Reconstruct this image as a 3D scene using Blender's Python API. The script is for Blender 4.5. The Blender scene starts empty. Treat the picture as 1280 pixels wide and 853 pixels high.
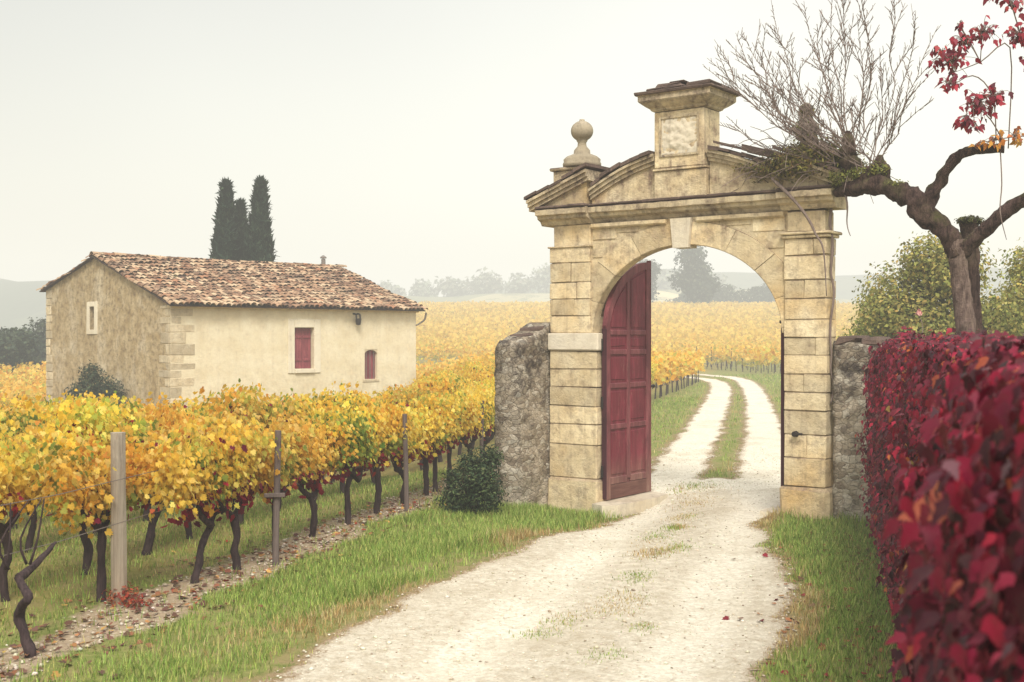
import bpy, math, random
import numpy as np
from mathutils import Vector, Matrix, noise as mnoise

SC = bpy.context.scene
COL = SC.collection
R = math.radians
rng = np.random.default_rng(7)
random.seed(7)

# ------------------------------------------------------------------ materials
class Mat:
    def __init__(s, name):
        s.m = bpy.data.materials.new(name); s.m.use_nodes = True
        s.t = s.m.node_tree; s.t.nodes.clear()
        s.out = s.t.nodes.new('ShaderNodeOutputMaterial')
    def n(s, typ, ins=None, **props):
        nd = s.t.nodes.new('ShaderNode' + typ)
        for k, v in props.items(): setattr(nd, k, v)
        for k, v in (ins or {}).items():
            sock = nd.inputs[k]
            if isinstance(v, bpy.types.NodeSocket): s.t.links.new(v, sock)
            else:
                if isinstance(v, (tuple, list)) and len(v) == 3 and sock.type == 'RGBA': v = (*v, 1)
                sock.default_value = v
        return nd
    def coord(s, scale=(1, 1, 1)):
        tc = s.n('TexCoord')
        if scale == (1, 1, 1): return tc.outputs['Object']
        return s.n('Mapping', {'Vector': tc.outputs['Object'], 'Scale': scale}).outputs[0]
    def noise(s, vec, scale, detail=5, rough=.55, dist=0):
        return s.n('TexNoise', {'Vector': vec, 'Scale': scale, 'Detail': detail, 'Roughness': rough, 'Distortion': dist}).outputs[0]
    def step(s, v, lo, hi, a=0., b=1.):
        return s.n('MapRange', {'Value': v, 'From Min': lo, 'From Max': hi, 'To Min': a, 'To Max': b}, clamp=True).outputs[0]
    def math(s, op, a, b=0.):
        return s.n('Math', {0: a, 1: b}, operation=op).outputs[0]
    def mix(s, f, a, b, typ='MIX'):
        nd = s.n('Mix', data_type='RGBA', blend_type=typ)
        for idx, v in ((0, f), (6, a), (7, b)):
            if isinstance(v, bpy.types.NodeSocket): s.t.links.new(v, nd.inputs[idx])
            else: nd.inputs[idx].default_value = (*v, 1) if isinstance(v, tuple) and len(v) == 3 else v
        return nd.outputs[2]
    def ramp(s, f, stops):
        nd = s.n('ValToRGB', {'Fac': f}); e = nd.color_ramp.elements
        while len(e) < len(stops): e.new(.5)
        for el, (p, c) in zip(e, stops): el.position = p; el.color = (*c, 1)
        return nd.outputs[0]
    def bump(s, h, strength=.5, dist=.02, nrm=None):
        ins = {'Height': h, 'Strength': strength, 'Distance': dist}
        if nrm is not None: ins['Normal'] = nrm
        return s.n('Bump', ins).outputs[0]
    def done(s, color, rough=.85, normal=None, spec=.25, metal=0.):
        ins = {'Base Color': color, 'Roughness': rough, 'Specular IOR Level': spec, 'Metallic': metal}
        if normal is not None: ins['Normal'] = normal
        b = s.n('BsdfPrincipled', ins)
        s.t.links.new(b.outputs[0], s.out.inputs[0])
        return s.m

def stone(name, c1, c2, patch, dark, dark_amt=.5, top_amt=.5, island=.14, bump=.6, scale=1., streak=.5, zd=None):
    m = Mat(name); v = m.coord()
    base = m.mix(m.step(m.noise(v, 2.2*scale, 6), .35, .68), c1, c2)
    base = m.mix(m.step(m.noise(v, .9*scale, 3), .52, .72, 0, .75), base, patch)
    geo = m.n('NewGeometry')
    isl = m.step(geo.outputs['Random Per Island'], 0, 1, 1-island, 1+island*.7)
    base = m.mix(1., base, m.n('CombineColor', {0: isl, 1: isl, 2: isl}).outputs[0], 'MULTIPLY')
    fine = m.noise(v, 26*scale, 8, .7)
    base = m.mix(m.step(fine, .38, .7, 0, .35), base, tuple(x*.72 for x in c1))
    # lichen and soot: settle on upward faces, run down in streaks
    nz = m.n('SeparateXYZ', {0: geo.outputs['Normal']}).outputs[2]
    lich = m.noise(v, 5.5*scale, 9, .72)
    st = m.noise(m.coord((7*scale, 7*scale, .55*scale)), 1., 6, .65)
    d = m.math('ADD', m.math('MULTIPLY', m.step(lich, .47, .68), dark_amt), m.math('MULTIPLY', m.step(nz, .25, .9), top_amt))
    d = m.math('ADD', d, m.math('MULTIPLY', m.step(st, .52, .75), streak))
    if zd:
        zz = m.n('SeparateXYZ', {0: v}).outputs[2]
        d = m.math('ADD', d, m.math('MULTIPLY', m.step(zz, zd[0], zd[1], 0, zd[2]), m.step(m.noise(v, 3.3*scale, 8, .7), .42, .62)))
    d = m.math('MULTIPLY', d, m.step(fine, .25, .55, .55, 1.))
    dk = m.mix(m.step(m.noise(v, 13*scale, 5), .4, .65), dark, tuple(min(1, x*2.1) for x in dark))
    base = m.mix(m.n('Clamp', {0: d}).outputs[0], base, dk)
    pit = m.n('TexVoronoi', {'Vector': v, 'Scale': 34*scale}).outputs['Distance']
    h = m.math('ADD', m.math('MULTIPLY', fine, .8), m.math('MULTIPLY', m.step(pit, 0, .3), .35))
    h = m.math('ADD', h, m.math('MULTIPLY', m.noise(v, 6*scale, 4), 1.2))
    return m.done(base, .92, m.bump(h, bump, .02), .15)

M = {}
M['lime'] = stone('limestone', (.68, .54, .325), (.84, .72, .49), (.68, .44, .17), (.15, .105, .075), .66, .8, .24, .85, 1.1, .5, (2.7, 4.4, .55))
M['mortar'] = stone('old_mortar', (.40, .32, .21), (.48, .39, .26), (.34, .26, .17), (.1, .08, .06), .5, .3, 0)
M['lime_top'] = stone('weathered_limestone', (.60, .48, .30), (.76, .65, .45), (.40, .31, .21), (.075, .05, .043), .7, 1.1, .15, .85, 1., .65, (3.0, 4.6, .5))
M['lime_pale'] = stone('pale_limestone', (.70, .62, .48), (.74, .67, .54), (.60, .50, .34), (.16, .12, .09), .3, .4, .1, .5)
def rubble_mat():
    m = Mat('rubble_wall'); v = m.coord((1, 1, 1.45))
    wv = m.n('VectorMath', {0: v, 1: m.n('VectorMath', {0: m.n('TexNoise', {'Vector': v, 'Scale': 5.}).outputs['Color'], 1: (.16, .16, .16)}, operation='MULTIPLY').outputs[0]}, operation='ADD').outputs[0]
    vo = m.n('TexVoronoi', {'Vector': wv, 'Scale': 11.}, feature='F1'); ed = m.n('TexVoronoi', {'Vector': wv, 'Scale': 11.}, feature='DISTANCE_TO_EDGE').outputs['Distance']
    g = m.n('SeparateColor', {0: vo.outputs['Color']}).outputs[0]
    c = m.ramp(g, [(0, (.27, .215, .16)), (.4, (.46, .38, .28)), (.75, (.58, .50, .39)), (1, (.70, .64, .53))])
    f = m.noise(v, 24, 8, .72); b = m.noise(m.coord(), 3.2, 7, .7); q = m.noise(m.coord(), 9, 8, .75)
    c = m.mix(m.step(ed, .0, .045, .6, 0), c, (.40, .34, .26))
    c = m.mix(m.step(f, .42, .66, 0, .55), c, (.13, .10, .08))
    zz = m.n('SeparateXYZ', {0: m.coord()}).outputs[2]
    dk = m.math('ADD', m.step(b, .42, .62, 0, .7), m.step(zz, .7, 2.2, -.42, .30))
    c = m.mix(m.n('Clamp', {0: m.math('MULTIPLY', dk, m.step(q, .36, .56))}).outputs[0], c, (.062, .05, .046))
    c = m.mix(m.step(m.noise(m.coord(), 2.1, 7, .65), .5, .68, 0, .75), c, (.60, .52, .41)); c = m.mix(m.n('Clamp', {0: m.math('MULTIPLY', dk, m.step(q, .42, .58))}).outputs[0], c, (.075, .06, .055)); c = m.mix(m.step(q, .63, .69, 0, .7), c, (.66, .61, .52))
    h = m.math('ADD', m.math('MULTIPLY', m.step(ed, 0, .09), .45), m.math('ADD', m.math('MULTIPLY', f, .9), m.math('MULTIPLY', q, 1.1)))
    return m.done(c, .95, m.bump(h, 1., .035), .1)
M['rubble'] = rubble_mat()
M['rubble_old'] = stone('rubble_masonry', (.30, .24, .17), (.45, .37, .27), (.52, .46, .36), (.055, .045, .04), .75, .9, .25, 1.0, 1.3, .55)
M['capstone'] = stone('dark_cap', (.13, .09, .075), (.20, .14, .11), (.10, .07, .06), (.035, .025, .025), .6, .35, .3, 1., 1.4, .2)
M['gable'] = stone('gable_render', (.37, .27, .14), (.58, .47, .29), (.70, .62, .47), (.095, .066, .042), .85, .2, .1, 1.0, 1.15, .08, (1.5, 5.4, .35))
M['front'] = stone('front_render', (.70, .61, .42), (.80, .73, .55), (.58, .48, .31), (.36, .29, .195), .36, .2, .05, .7, .75, .34, (2.4, .6, .5))
M['quoin'] = stone('quoin_stone', (.56, .46, .30), (.72, .63, .46), (.44, .35, .22), (.17, .13, .085), .55, .3, .3, .9, 1.3, .3)
M['surround'] = stone('window_stone', (.72, .65, .50), (.76, .70, .56), (.66, .58, .43), (.3, .24, .17), .15, .3, .06, .4)

def tile_mat():
    m = Mat('roof_tile'); v = m.coord(); geo = m.n('NewGeometry')
    c = m.ramp(geo.outputs['Random Per Island'], [(0, (.12, .065, .042)), (.25, (.25, .135, .08)), (.5, (.38, .245, .15)), (.75, (.54, .41, .27)), (.93, (.33, .15, .08)), (1, (.12, .08, .056))])
    big = m.noise(v, 1.1, 4, .6)
    c = m.mix(m.step(big, .5, .68, 0, .7), c, (.12, .075, .055))
    c = m.mix(m.step(m.noise(v, 9, 7, .7), .52, .72, 0, .75), c, (.50, .42, .29))
    c = m.mix(m.step(m.noise(v, 17, 6, .7), .55, .7, 0, .8), c, (.075, .05, .04))
    return m.done(c, .93, m.bump(m.noise(v, 30, 6), .5, .02), .12)
M['tile'] = tile_mat()
M['ball'] = stone('finial_stone', (.36, .30, .21), (.47, .40, .29), (.30, .25, .17), (.09, .075, .06), .5, .25, .1, .7, 1.5, .3)

def wood(name, c1, c2, grain=(30, 30, 2.2), rough=.8, bump=.5, spec=.2, wear=0.):
    m = Mat(name); v = m.coord(grain)
    n1 = m.noise(v, 1., 7, .65); n2 = m.noise(m.coord(), 3., 4)
    c = m.mix(m.step(n1, .3, .7), c1, c2)
    c = m.mix(m.step(n2, .45, .75, 0, .5), c, tuple(x*.55 for x in c1))
    if wear:
        zz = m.n('SeparateXYZ', {0: m.coord()}).outputs[2]; n4 = m.noise(m.coord((6, 6, 1.6)), 1., 7, .7); n5 = m.noise(m.coord((60, 60, 6)), 1., 5, .7)
        c = m.mix(m.step(n4, .5, .68, 0, wear), c, tuple(min(1, x*1.9+.02) for x in c2))
        c = m.mix(m.math('MULTIPLY', m.step(n5, .60, .66, 0, .8), m.step(n4, .42, .6)), c, (.24, .16, .115))
        c = m.mix(m.math('MULTIPLY', m.step(zz, .55, -.05, 0, .75), m.step(n4, .3, .6)), c, (.27, .19, .13))
    return m.done(c, rough, m.bump(n1, bump, .01), spec)
M['paint'] = wood('red_door_paint', (.115, .010, .021), (.185, .020, .036), (26, 26, 1.3), .6, .5, .3, .45)
M['paint_frame'] = wood('faded_red_frame', (.125, .024, .032), (.20, .055, .062), (26, 26, 1.3), .65, .5, .3, .5)
M['paint_edge'] = wood('dark_red_edge', (.045, .014, .02), (.085, .024, .032), (26, 26, 1.3), .65, .4)
M['kick'] = wood('worn_brown_board', (.115, .045, .038), (.19, .09, .07), (2, 2, 30), .75, .4)
M['shutter'] = wood('shutter_red', (.17, .028, .042), (.26, .06, .07), (20, 20, 1), .7, .3, .2, .4)
M['post'] = wood('grey_post_wood', (.20, .16, .125), (.40, .345, .27), (34, 34, 1.4), .9, 1., .2, .35)
M['post_dark'] = wood('dark_post_wood', (.10, .075, .07), (.19, .15, .135), (28, 28, 1.6), .9, .7)
M['bark_vine'] = wood('vine_bark', (.021, .013, .015), (.078, .052, .052), (40, 40, 6), .95, 1.)
def bark(name, c1, c2, moss):
    m = Mat(name); v = m.coord((24, 24, 5)); n1 = m.noise(v, 1., 8, .7, .6); n2 = m.noise(m.coord(), 7, 7, .7); n3 = m.noise(m.coord(), 2.6, 6, .65)
    c = m.mix(m.step(n1, .36, .62), c1, c2); c = m.mix(m.step(n2, .52, .68, 0, .75), c, tuple(x*.35 for x in c1)); c = m.mix(m.step(n2, .30, .40, .6, 0), c, tuple(min(1, x*1.35) for x in c2))
    up = m.n('SeparateXYZ', {0: m.n('NewGeometry').outputs['Normal']}).outputs[2]
    c = m.mix(m.math('MULTIPLY', m.step(n3, .47, .6, 0, moss), m.step(up, -.1, .6, .15, 1)), c, (.10, .10, .035))
    h = m.math('ADD', n1, m.math('MULTIPLY', n2, 1.2))
    return m.done(c, .97, m.bump(h, 1., .05), .1)
M['bark_tree'] = bark('pollard_bark', (.10, .065, .058), (.29, .21, .175), .3)
M['bark_dark'] = bark('dark_bark', (.035, .02, .019), (.135, .085, .072), .8)
M['twig'] = wood('twig_bark', (.15, .11, .095), (.28, .215, .185), (60, 60, 8), .9, .5)
M['bark_far'] = wood('tree_bark', (.06, .045, .035), (.12, .09, .07), (12, 12, 3), .95, .5)

def plain(name, c, rough=.5, metal=0., var=.25):
    m = Mat(name); v = m.coord()
    col = m.mix(m.step(m.noise(v, 14, 5), .35, .7), c, tuple(x*(1-var) for x in c))
    return m.done(col, rough, m.bump(m.noise(v, 50, 4), .2, .005), .3, metal)
M['iron'] = plain('wrought_iron', (.05, .042, .04), .6, .6)
M['zinc'] = plain('zinc_gutter', (.22, .19, .17), .6, .3)
M['wire'] = plain('wire_steel', (.22, .18, .16), .6, .5)
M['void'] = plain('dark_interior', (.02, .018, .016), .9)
M['glass'] = plain('window_glass', (.03, .032, .034), .15)

def leafmat(name, trans=.35, rough=.6, spec=.25, objvar=.12, spot=0.):
    m = Mat(name)
    a = m.n('VertexColor', layer_name='Col').outputs[0]
    if objvar:
        oi = m.n('ObjectInfo').outputs['Random']
        hs = m.n('HueSaturation', {'Color': a, 'Hue': m.step(oi, 0, 1, .5-objvar*.16, .5+objvar*.16), 'Value': m.step(oi, 0, 1, 1-objvar, 1+objvar)})
        a = hs.outputs[0]
    if spot:
        a = m.mix(m.step(m.noise(m.coord(), 60, 4), .5, .7, 0, spot), a, (.09, .03, .02))
    b = m.n('BsdfPrincipled', {'Base Color': a, 'Roughness': rough, 'Specular IOR Level': spec})
    t = m.n('BsdfTranslucent', {'Color': a})
    mx = m.n('MixShader', {0: trans, 1: b.outputs[0], 2: t.outputs[0]})
    m.t.links.new(mx.outputs[0], m.out.inputs[0])
    return m.m
M['vine_leaf'] = leafmat('vine_leaf', .5, .6, .2, .10, .25)
M['creeper_leaf'] = leafmat('creeper_leaf', .18, .55, .28, 0, .3)
M['leaf'] = leafmat('tree_leaf', .25, .7, .2, .1)
M['grass'] = leafmat('grass_blade', .3, .65, .25, 0)
M['pebble'] = leafmat('pebble', 0., .9, .15, 0)
M['litter'] = leafmat('fallen_leaf', .15, .8, .15, 0)

# ------------------------------------------------------------------ mesh tools
def tag(o, label=None, cat=None, group=None, kind=None):
    for k, v in (('label', label), ('category', cat), ('group', group), ('kind', kind)):
        if v: o[k] = v
    return o
def link(o, parent=None):
    COL.objects.link(o)
    if parent is not None: o.parent = parent
    return o
def empty(name, loc, rz=0., label=None, cat=None, group=None):
    o = bpy.data.objects.new(name, None); o.location = loc; o.rotation_euler = (0, 0, rz); o.empty_display_size = .2
    link(o); return tag(o, label, cat, group)

class MB:
    def __init__(s): s.v = []; s.f = []
    def add(s, vs, fs):
        o = len(s.v); s.v += [tuple(p) for p in vs]; s.f += [tuple(i+o for i in f) for f in fs]; return s
    def box(s, x0, x1, y0, y1, z0, z1, ch=.0, jit=.0):
        """box with all edges chamfered by ch and corners moved by jit"""
        if ch <= 0:
            vs = [(x, y, z) for x in (x0, x1) for y in (y0, y1) for z in (z0, z1)]
            vs = [tuple(c + random.uniform(-jit, jit) for c in p) for p in vs]
            return s.add(vs, [(0, 1, 3, 2), (4, 6, 7, 5), (0, 4, 5, 1), (2, 3, 7, 6), (0, 2, 6, 4), (1, 5, 7, 3)])
        ch = min(ch, (x1-x0)/3, (y1-y0)/3, (z1-z0)/3)
        vs = []; idx = {}
        for i, x in enumerate((x0, x1)):
            for j, y in enumerate((y0, y1)):
                for k, z in enumerate((z0, z1)):
                    sx, sy, sz = (1, -1)[i], (1, -1)[j], (1, -1)[k]
                    jx, jy, jz = (random.uniform(-jit, jit) for _ in range(3))
                    c = ch*random.uniform(.6, 1.5)
                    for a, p in enumerate(((x, y+sy*c, z+sz*c), (x+sx*c, y, z+sz*c), (x+sx*c, y+sy*c, z))):
                        idx[i, j, k, a] = len(vs); vs.append((p[0]+jx, p[1]+jy, p[2]+jz))
        F = []
        def q(*t): F.append(tuple(idx[a] for a in t))
        for i in (0, 1):
            L = [(i, 0, 0), (i, 1, 0), (i, 1, 1), (i, 0, 1)]; L = L[::-1] if i == 0 else L; q(*[(*a, 0) for a in L])
            L = [(0, i, 0), (0, i, 1), (1, i, 1), (1, i, 0)]; L = L[::-1] if i == 0 else L; q(*[(*a, 1) for a in L])
            L = [(0, 0, i), (1, 0, i), (1, 1, i), (0, 1, i)]; L = L[::-1] if i == 0 else L; q(*[(*a, 2) for a in L])
        for a in (0, 1):
            for b in (0, 1):
                q((a, b, 0, 0), (a, b, 0, 1), (a, b, 1, 1), (a, b, 1, 0))
                q((a, 0, b, 0), (a, 0, b, 2), (a, 1, b, 2), (a, 1, b, 0))
                q((0, a, b, 1), (0, a, b, 2), (1, a, b, 2), (1, a, b, 1))
        for i in (0, 1):
            for j in (0, 1):
                for k in (0, 1): q((i, j, k, 0), (i, j, k, 1), (i, j, k, 2))
        return s.add(vs, F)
    def prism_y(s, poly, y0, y1):
        """polygon of (x, z) run from y0 to y1"""
        n = len(poly)
        vs = [(x, y0, z) for x, z in poly] + [(x, y1, z) for x, z in poly]
        return s.add(vs, [tuple(range(n))[::-1], tuple(range(n, 2*n))] + [(i, (i+1) % n, n+(i+1) % n, n+i) for i in range(n)])
    def prism_x(s, poly, x0, x1, cuts=1, jit=0.):
        """profile of (y, z) run from x0 to x1"""
        n = len(poly); vs = []
        for c in range(cuts+1):
            x = x0 + (x1-x0)*c/cuts; jy = random.uniform(-jit, jit); jz = random.uniform(-jit, jit)
            vs += [(x, y+jy, z+jz) for y, z in poly]
        fs = [tuple(range(n)), tuple(range(cuts*n, cuts*n+n))[::-1]]
        for c in range(cuts):
            fs += [(c*n+i, (c+1)*n+i, (c+1)*n+(i+1) % n, c*n+(i+1) % n) for i in range(n)]
        return s.add(vs, fs)
    def lathe(s, prof, cx=0, cy=0, seg=24):
        n = len(prof); vs = []
        for k in range(seg):
            a = 2*math.pi*k/seg
            vs += [(cx+r*math.cos(a), cy+r*math.sin(a), z) for r, z in prof]
        fs = []
        for k in range(seg):
            k2 = (k+1) % seg
            fs += [(k*n+i, k2*n+i, k2*n+i+1, k*n+i+1) for i in range(n-1)]
        return s.add(vs, fs)
    def tube(s, pts, rad, sides=8, sub=4, rough=0., seed=0):
        """smooth tapering tube through pts"""
        P = [Vector(p) for p in pts]; n = len(P); C = []; Q = []
        for i in range(n-1):
            p0, p1, p2, p3 = P[max(i-1, 0)], P[i], P[i+1], P[min(i+2, n-1)]
            for k in range(sub):
                t = k/sub
                C.append(.5*((2*p1)+(p2-p0)*t+(2*p0-5*p1+4*p2-p3)*t*t+(3*p1-p0-3*p2+p3)*t**3)); Q.append(rad[i]*(1-t)+rad[i+1]*t)
        C.append(P[-1]); Q.append(rad[-1])
        ref = Vector((.31, .87, .23)); vs = []
        for i, c in enumerate(C):
            d = (C[min(i+1, len(C)-1)]-C[max(i-1, 0)])
            if d.length < 1e-9: d = Vector((0, 0, 1))
            d.normalize(); a = ref-d*ref.dot(d)
            if a.length < 1e-3: a = d.cross(Vector((.3, .5, .8)))
            a.normalize(); ref = a; b = d.cross(a)
            for k in range(sides):
                an = 2*math.pi*k/sides; off = a*math.cos(an)+b*math.sin(an)
                r = Q[i]
                if rough: q9 = (c+off*.1); r *= 1+rough*(mnoise.noise(q9*9+Vector((seed, 0, 0)))*1.5+mnoise.noise(q9*21+Vector((0, seed, 0)))*.8+.7*max(0, mnoise.noise(q9*4.5+Vector((0, 0, seed)))))
                vs.append(c+off*r)
        m = len(C); fs = []
        for i in range(m-1):
            for k in range(sides):
                k2 = (k+1) % sides
                fs.append((i*sides+k, i*sides+k2, (i+1)*sides+k2, (i+1)*sides+k))
        fs.append(tuple(range(sides))[::-1]); fs.append(tuple(range((m-1)*sides, m*sides)))
        return s.add(vs, fs)
    def build(s, name, mat, parent=None, smooth=False, loc=None):
        me = bpy.data.meshes.new(name); me.from_pydata(s.v, [], s.f); me.validate()
        import bmesh
        bm = bmesh.new(); bm.from_mesh(me); bmesh.ops.recalc_face_normals(bm, faces=bm.faces); bm.to_mesh(me); bm.free()
        me.materials.append(mat)
        if smooth: me.polygons.foreach_set('use_smooth', [True]*len(me.polygons))
        o = bpy.data.objects.new(name, me)
        if loc is not None: o.location = loc
        return link(o, parent)

def tri_mesh(name, verts, tris, mat, cols=None, smooth=False):
    me = bpy.data.meshes.new(name)
    me.vertices.add(len(verts)); me.vertices.foreach_set('co', np.ascontiguousarray(verts, dtype=np.float32).ravel())
    me.loops.add(tris.size); me.loops.foreach_set('vertex_index', tris.astype(np.int32).ravel())
    me.polygons.add(len(tris)); me.polygons.foreach_set('loop_start', (np.arange(len(tris))*tris.shape[1]).astype(np.int32))
    if smooth: me.polygons.foreach_set('use_smooth', np.ones(len(tris), dtype=bool))
    me.update(calc_edges=True)
    if cols is not None:
        a = me.color_attributes.new('Col', 'FLOAT_COLOR', 'POINT')
        c4 = np.ones((len(verts), 4), np.float32); c4[:, :cols.shape[1]] = cols
        a.data.foreach_set('color', c4.ravel())
    me.materials.append(mat)
    return me

def fan(outline, cx, cy, fold=.2, curl=.15):
    pts = [(cx, cy)] + outline
    V = np.array([(x, y, fold*abs(x) - curl*y*y) for x, y in pts]); n = len(outline)
    return V, np.array([(0, 1+i, 1+(i+1) % n) for i in range(n)])
half = [(.25, -.15), (.42, .1), (.56, .36), (.34, .5), (.31, .82), (.12, .76)]
T_VINE = fan([(0, .03)] + half + [(0, 1.05)] + [(-x, y) for x, y in half[::-1]], 0, .38)
half = [(.2, .1), (.4, .42), (.24, .5), (.17, .78)]
T_CREEP = fan([(0, 0)] + half + [(0, 1.08)] + [(-x, y) for x, y in half[::-1]], 0, .4, .14, .22)
half = [(.16, .2), (.2, .5), (.1, .85)]
T_OVAL = fan([(0, 0)] + half + [(0, 1.)] + [(-x, y) for x, y in half[::-1]], 0, .45, .3, .15)
T_RHOMB = (np.array([(0, 0, 0), (.32, .45, .06), (0, 1, -.1), (-.32, .45, .06)]), np.array([(0, 1, 2), (0, 2, 3)]))
T_NEEDLE = (np.array([(0, 0, 0), (.16, .4, .04), (0, 1, 0), (-.16, .4, .04)]), np.array([(0, 1, 2), (0, 2, 3)]))
T_BLADE = (np.array([(-.035, 0, 0), (.035, 0, 0), (-.024, .5, .06), (.024, .5, .06), (0, 1, .28)]), np.array([(0, 1, 3), (0, 3, 2), (2, 3, 4)]))
_o = np.array([(1, 0, 0), (-1, 0, 0), (0, 1, 0), (0, -1, 0), (0, 0, .62), (0, 0, -.5), (.68, .68, .2), (-.68, .68, .25), (.68, -.68, .2), (-.68, -.68, .22)])
T_ROCK = (_o*.5, np.array([(0, 6, 4), (6, 2, 4), (2, 7, 4), (7, 1, 4), (1, 9, 4), (9, 3, 4), (3, 8, 4), (8, 0, 4), (0, 5, 6), (6, 5, 2), (2, 5, 7), (7, 5, 1), (1, 5, 9), (9, 5, 3), (3, 5, 8), (8, 5, 0)]))

def unit(a): return a/np.maximum(np.linalg.norm(a, axis=1, keepdims=True), 1e-9)
def scatter(pos, nrm, tip, size, tpl, cols, name, mat, wid=None):
    V, T = tpl; N = len(pos)
    n = unit(nrm); t = unit(tip - (tip*n).sum(1, keepdims=True)*n); b = np.cross(t, n)
    sx = size if wid is None else wid
    W = pos[:, None] + b[:, None]*(V[None, :, :1]*sx[:, None, None]) + t[:, None]*(V[None, :, 1:2]*size[:, None, None]) + n[:, None]*(V[None, :, 2:3]*size[:, None, None])
    tri = (T[None] + (np.arange(N)*len(V))[:, None, None]).reshape(-1, 3)
    return tri_mesh(name, W.reshape(-1, 3), tri, mat, np.repeat(cols, len(V), axis=0))
def pick(n, palette, weights, var=.18):
    p = np.array(palette)[rng.choice(len(palette), n, p=np.array(weights)/sum(weights))]
    return np.clip(p*(1+rng.normal(0, var, (n, 1)))*(1+rng.normal(0, var*.3, (n, 3))), .004, .95)
def mesh_obj(name, me, parent=None, loc=None):
    o = bpy.data.objects.new(name, me)
    if loc is not None: o.location = loc
    return link(o, parent)

def S(v, a, b):
    t = np.clip((np.asarray(v, float)-a)/(b-a), 0, 1); return t*t*(3-2*t)
def nz2(x, y, s, seed=0):
    """cheap smooth 2-D noise, -1..1"""
    x = np.asarray(x)*s+seed*1.7; y = np.asarray(y)*s-seed*2.3
    return (np.sin(x*1.3+2.1*np.sin(y*.7+seed))+np.sin(y*1.7+1.7*np.sin(x*.9-seed))+np.sin(x*2.9-y*2.3+seed))/3

# ------------------------------------------------------------------ the lie of the land
def rutmask(x, y):
    xc = np.interp(y, [5, 7, 8.7, 10, 11, 13, 15, 17], [-.1, .15, .5, .9, 1.2, 1.7, 2.2, 2.75])
    return np.exp(-((np.abs(x-xc+.06*np.sin(np.asarray(y)*1.9))-.74)/.30)**2)*(1-S(y, 16, 19))
def height(x, y):
    x = np.asarray(x, float); y = np.asarray(y, float)
    h = -.25*np.exp(-((x-.95)/1.6)**2-((y-16.5)/2.1)**2)
    h = h - .03*rutmask(x, y)
    h = h - 1.2*S(y, 14, 28)*S(-x, .2, 5.5)*(1-S(y, 52, 78))
    A = (1-S(-x, 26, 62))*(1-S(x, 60, 84))
    rise = 7.8*S(y, 72, 258)
    h = h + rise*A*(1-S(y, 262, 330)) - 3*S(y, 262, 330) + .02*nz2(x, y, 1.1)*S(np.abs(y-15), 3, 8)
    return h
RUT_L = [(2.3, 15.5), (2.55, 19), (4.7, 29.3), (7.2, 42), (8.9, 51), (10.0, 58), (10.25, 63), (9.5, 67.5), (7.2, 71), (2, 74), (-8, 77)]
RUT_R = [(3.0, 15.0), (4.1, 19.5), (5.9, 28), (8.6, 42), (10.4, 52), (11.8, 61), (12.1, 66.5), (11, 71.5), (8, 75), (2, 78), (-8, 81)]
XL = ([-8, 5, 7.66, 9.62, 11.4, 14.5, 16.5, 19], [-4.6, -2.05, -1.48, -1.03, -.38, .97, 1.72, 2.2])
XR = ([-8, 5, 7.66, 8.97, 10.5, 12.8, 14.5, 15.2, 18, 20], [-1.6, .75, 1.53, 2.0, 2.43, 2.69, 2.95, 3.3, 4.0, 4.5])
def pdist(x, y, poly):
    d = np.full(np.shape(x), 1e9)
    for (ax, ay), (bx, by) in zip(poly[:-1], poly[1:]):
        ux, uy = bx-ax, by-ay; t = np.clip(((x-ax)*ux+(y-ay)*uy)/(ux*ux+uy*uy), 0, 1)
        d = np.minimum(d, np.hypot(x-ax-t*ux, y-ay-t*uy))
    return d
def track(x, y):
    """metres inside the gravel (negative: outside)"""
    x = np.asarray(x, float); y = np.asarray(y, float)
    ent = np.minimum(x-np.interp(y, *XL), np.interp(y, *XR)-x) - 3*S(y, 17.5, 21)
    rut = np.maximum(.41-pdist(x, y, RUT_L), .40-pdist(x, y, RUT_R))
    rut = np.where(y < 15.2, -3, rut)
    return np.maximum(ent, rut) + .1*nz2(x, y, 2.2, 3) + .05*nz2(x, y, 6.1, 5)
def row0(y): return -3.06+.25*(np.asarray(y, float)-10.06)
def soil(x, y):
    """stony bare strip under the front row of vines"""
    d = .34-np.abs(x-row0(y)-.16)
    return np.where((y < 26), d+.14*nz2(x, y, 1.9, 9)+.07*nz2(x, y, 5, 2), -1)
def gz(x, y): return float(height(x, y))

# ground sheet
gy = np.concatenate([np.linspace(-5, 20, 270), 20*np.power(45., np.linspace(0, 1, 250)[1:])])
u = np.linspace(-5.35, 5.35, 430); gx = .8+3.2*np.sinh(u)
GX, GY = np.meshgrid(gx, gy)
GZ = height(GX, GY); TR = track(GX, GY); SO = soil(GX, GY)
nx, ny = len(gx), len(gy)
V = np.stack([GX, GY, GZ], -1).reshape(-1, 3)
ii, jj = np.meshgrid(np.arange(nx-1), np.arange(ny-1)); a = (jj*nx+ii).ravel()
Q = np.stack([a, a+1, a+1+nx, a+nx], 1)
vine_area = S(row0(GY)-GX, .3, .9)
RUTS = np.where(GY < 17.5, rutmask(GX, GY), .8)
mask = np.stack([np.clip(.5+TR/.5, 0, 1), np.clip(.5+SO/.4, 0, 1), vine_area, RUTS], -1).reshape(-1, 4)

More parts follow.
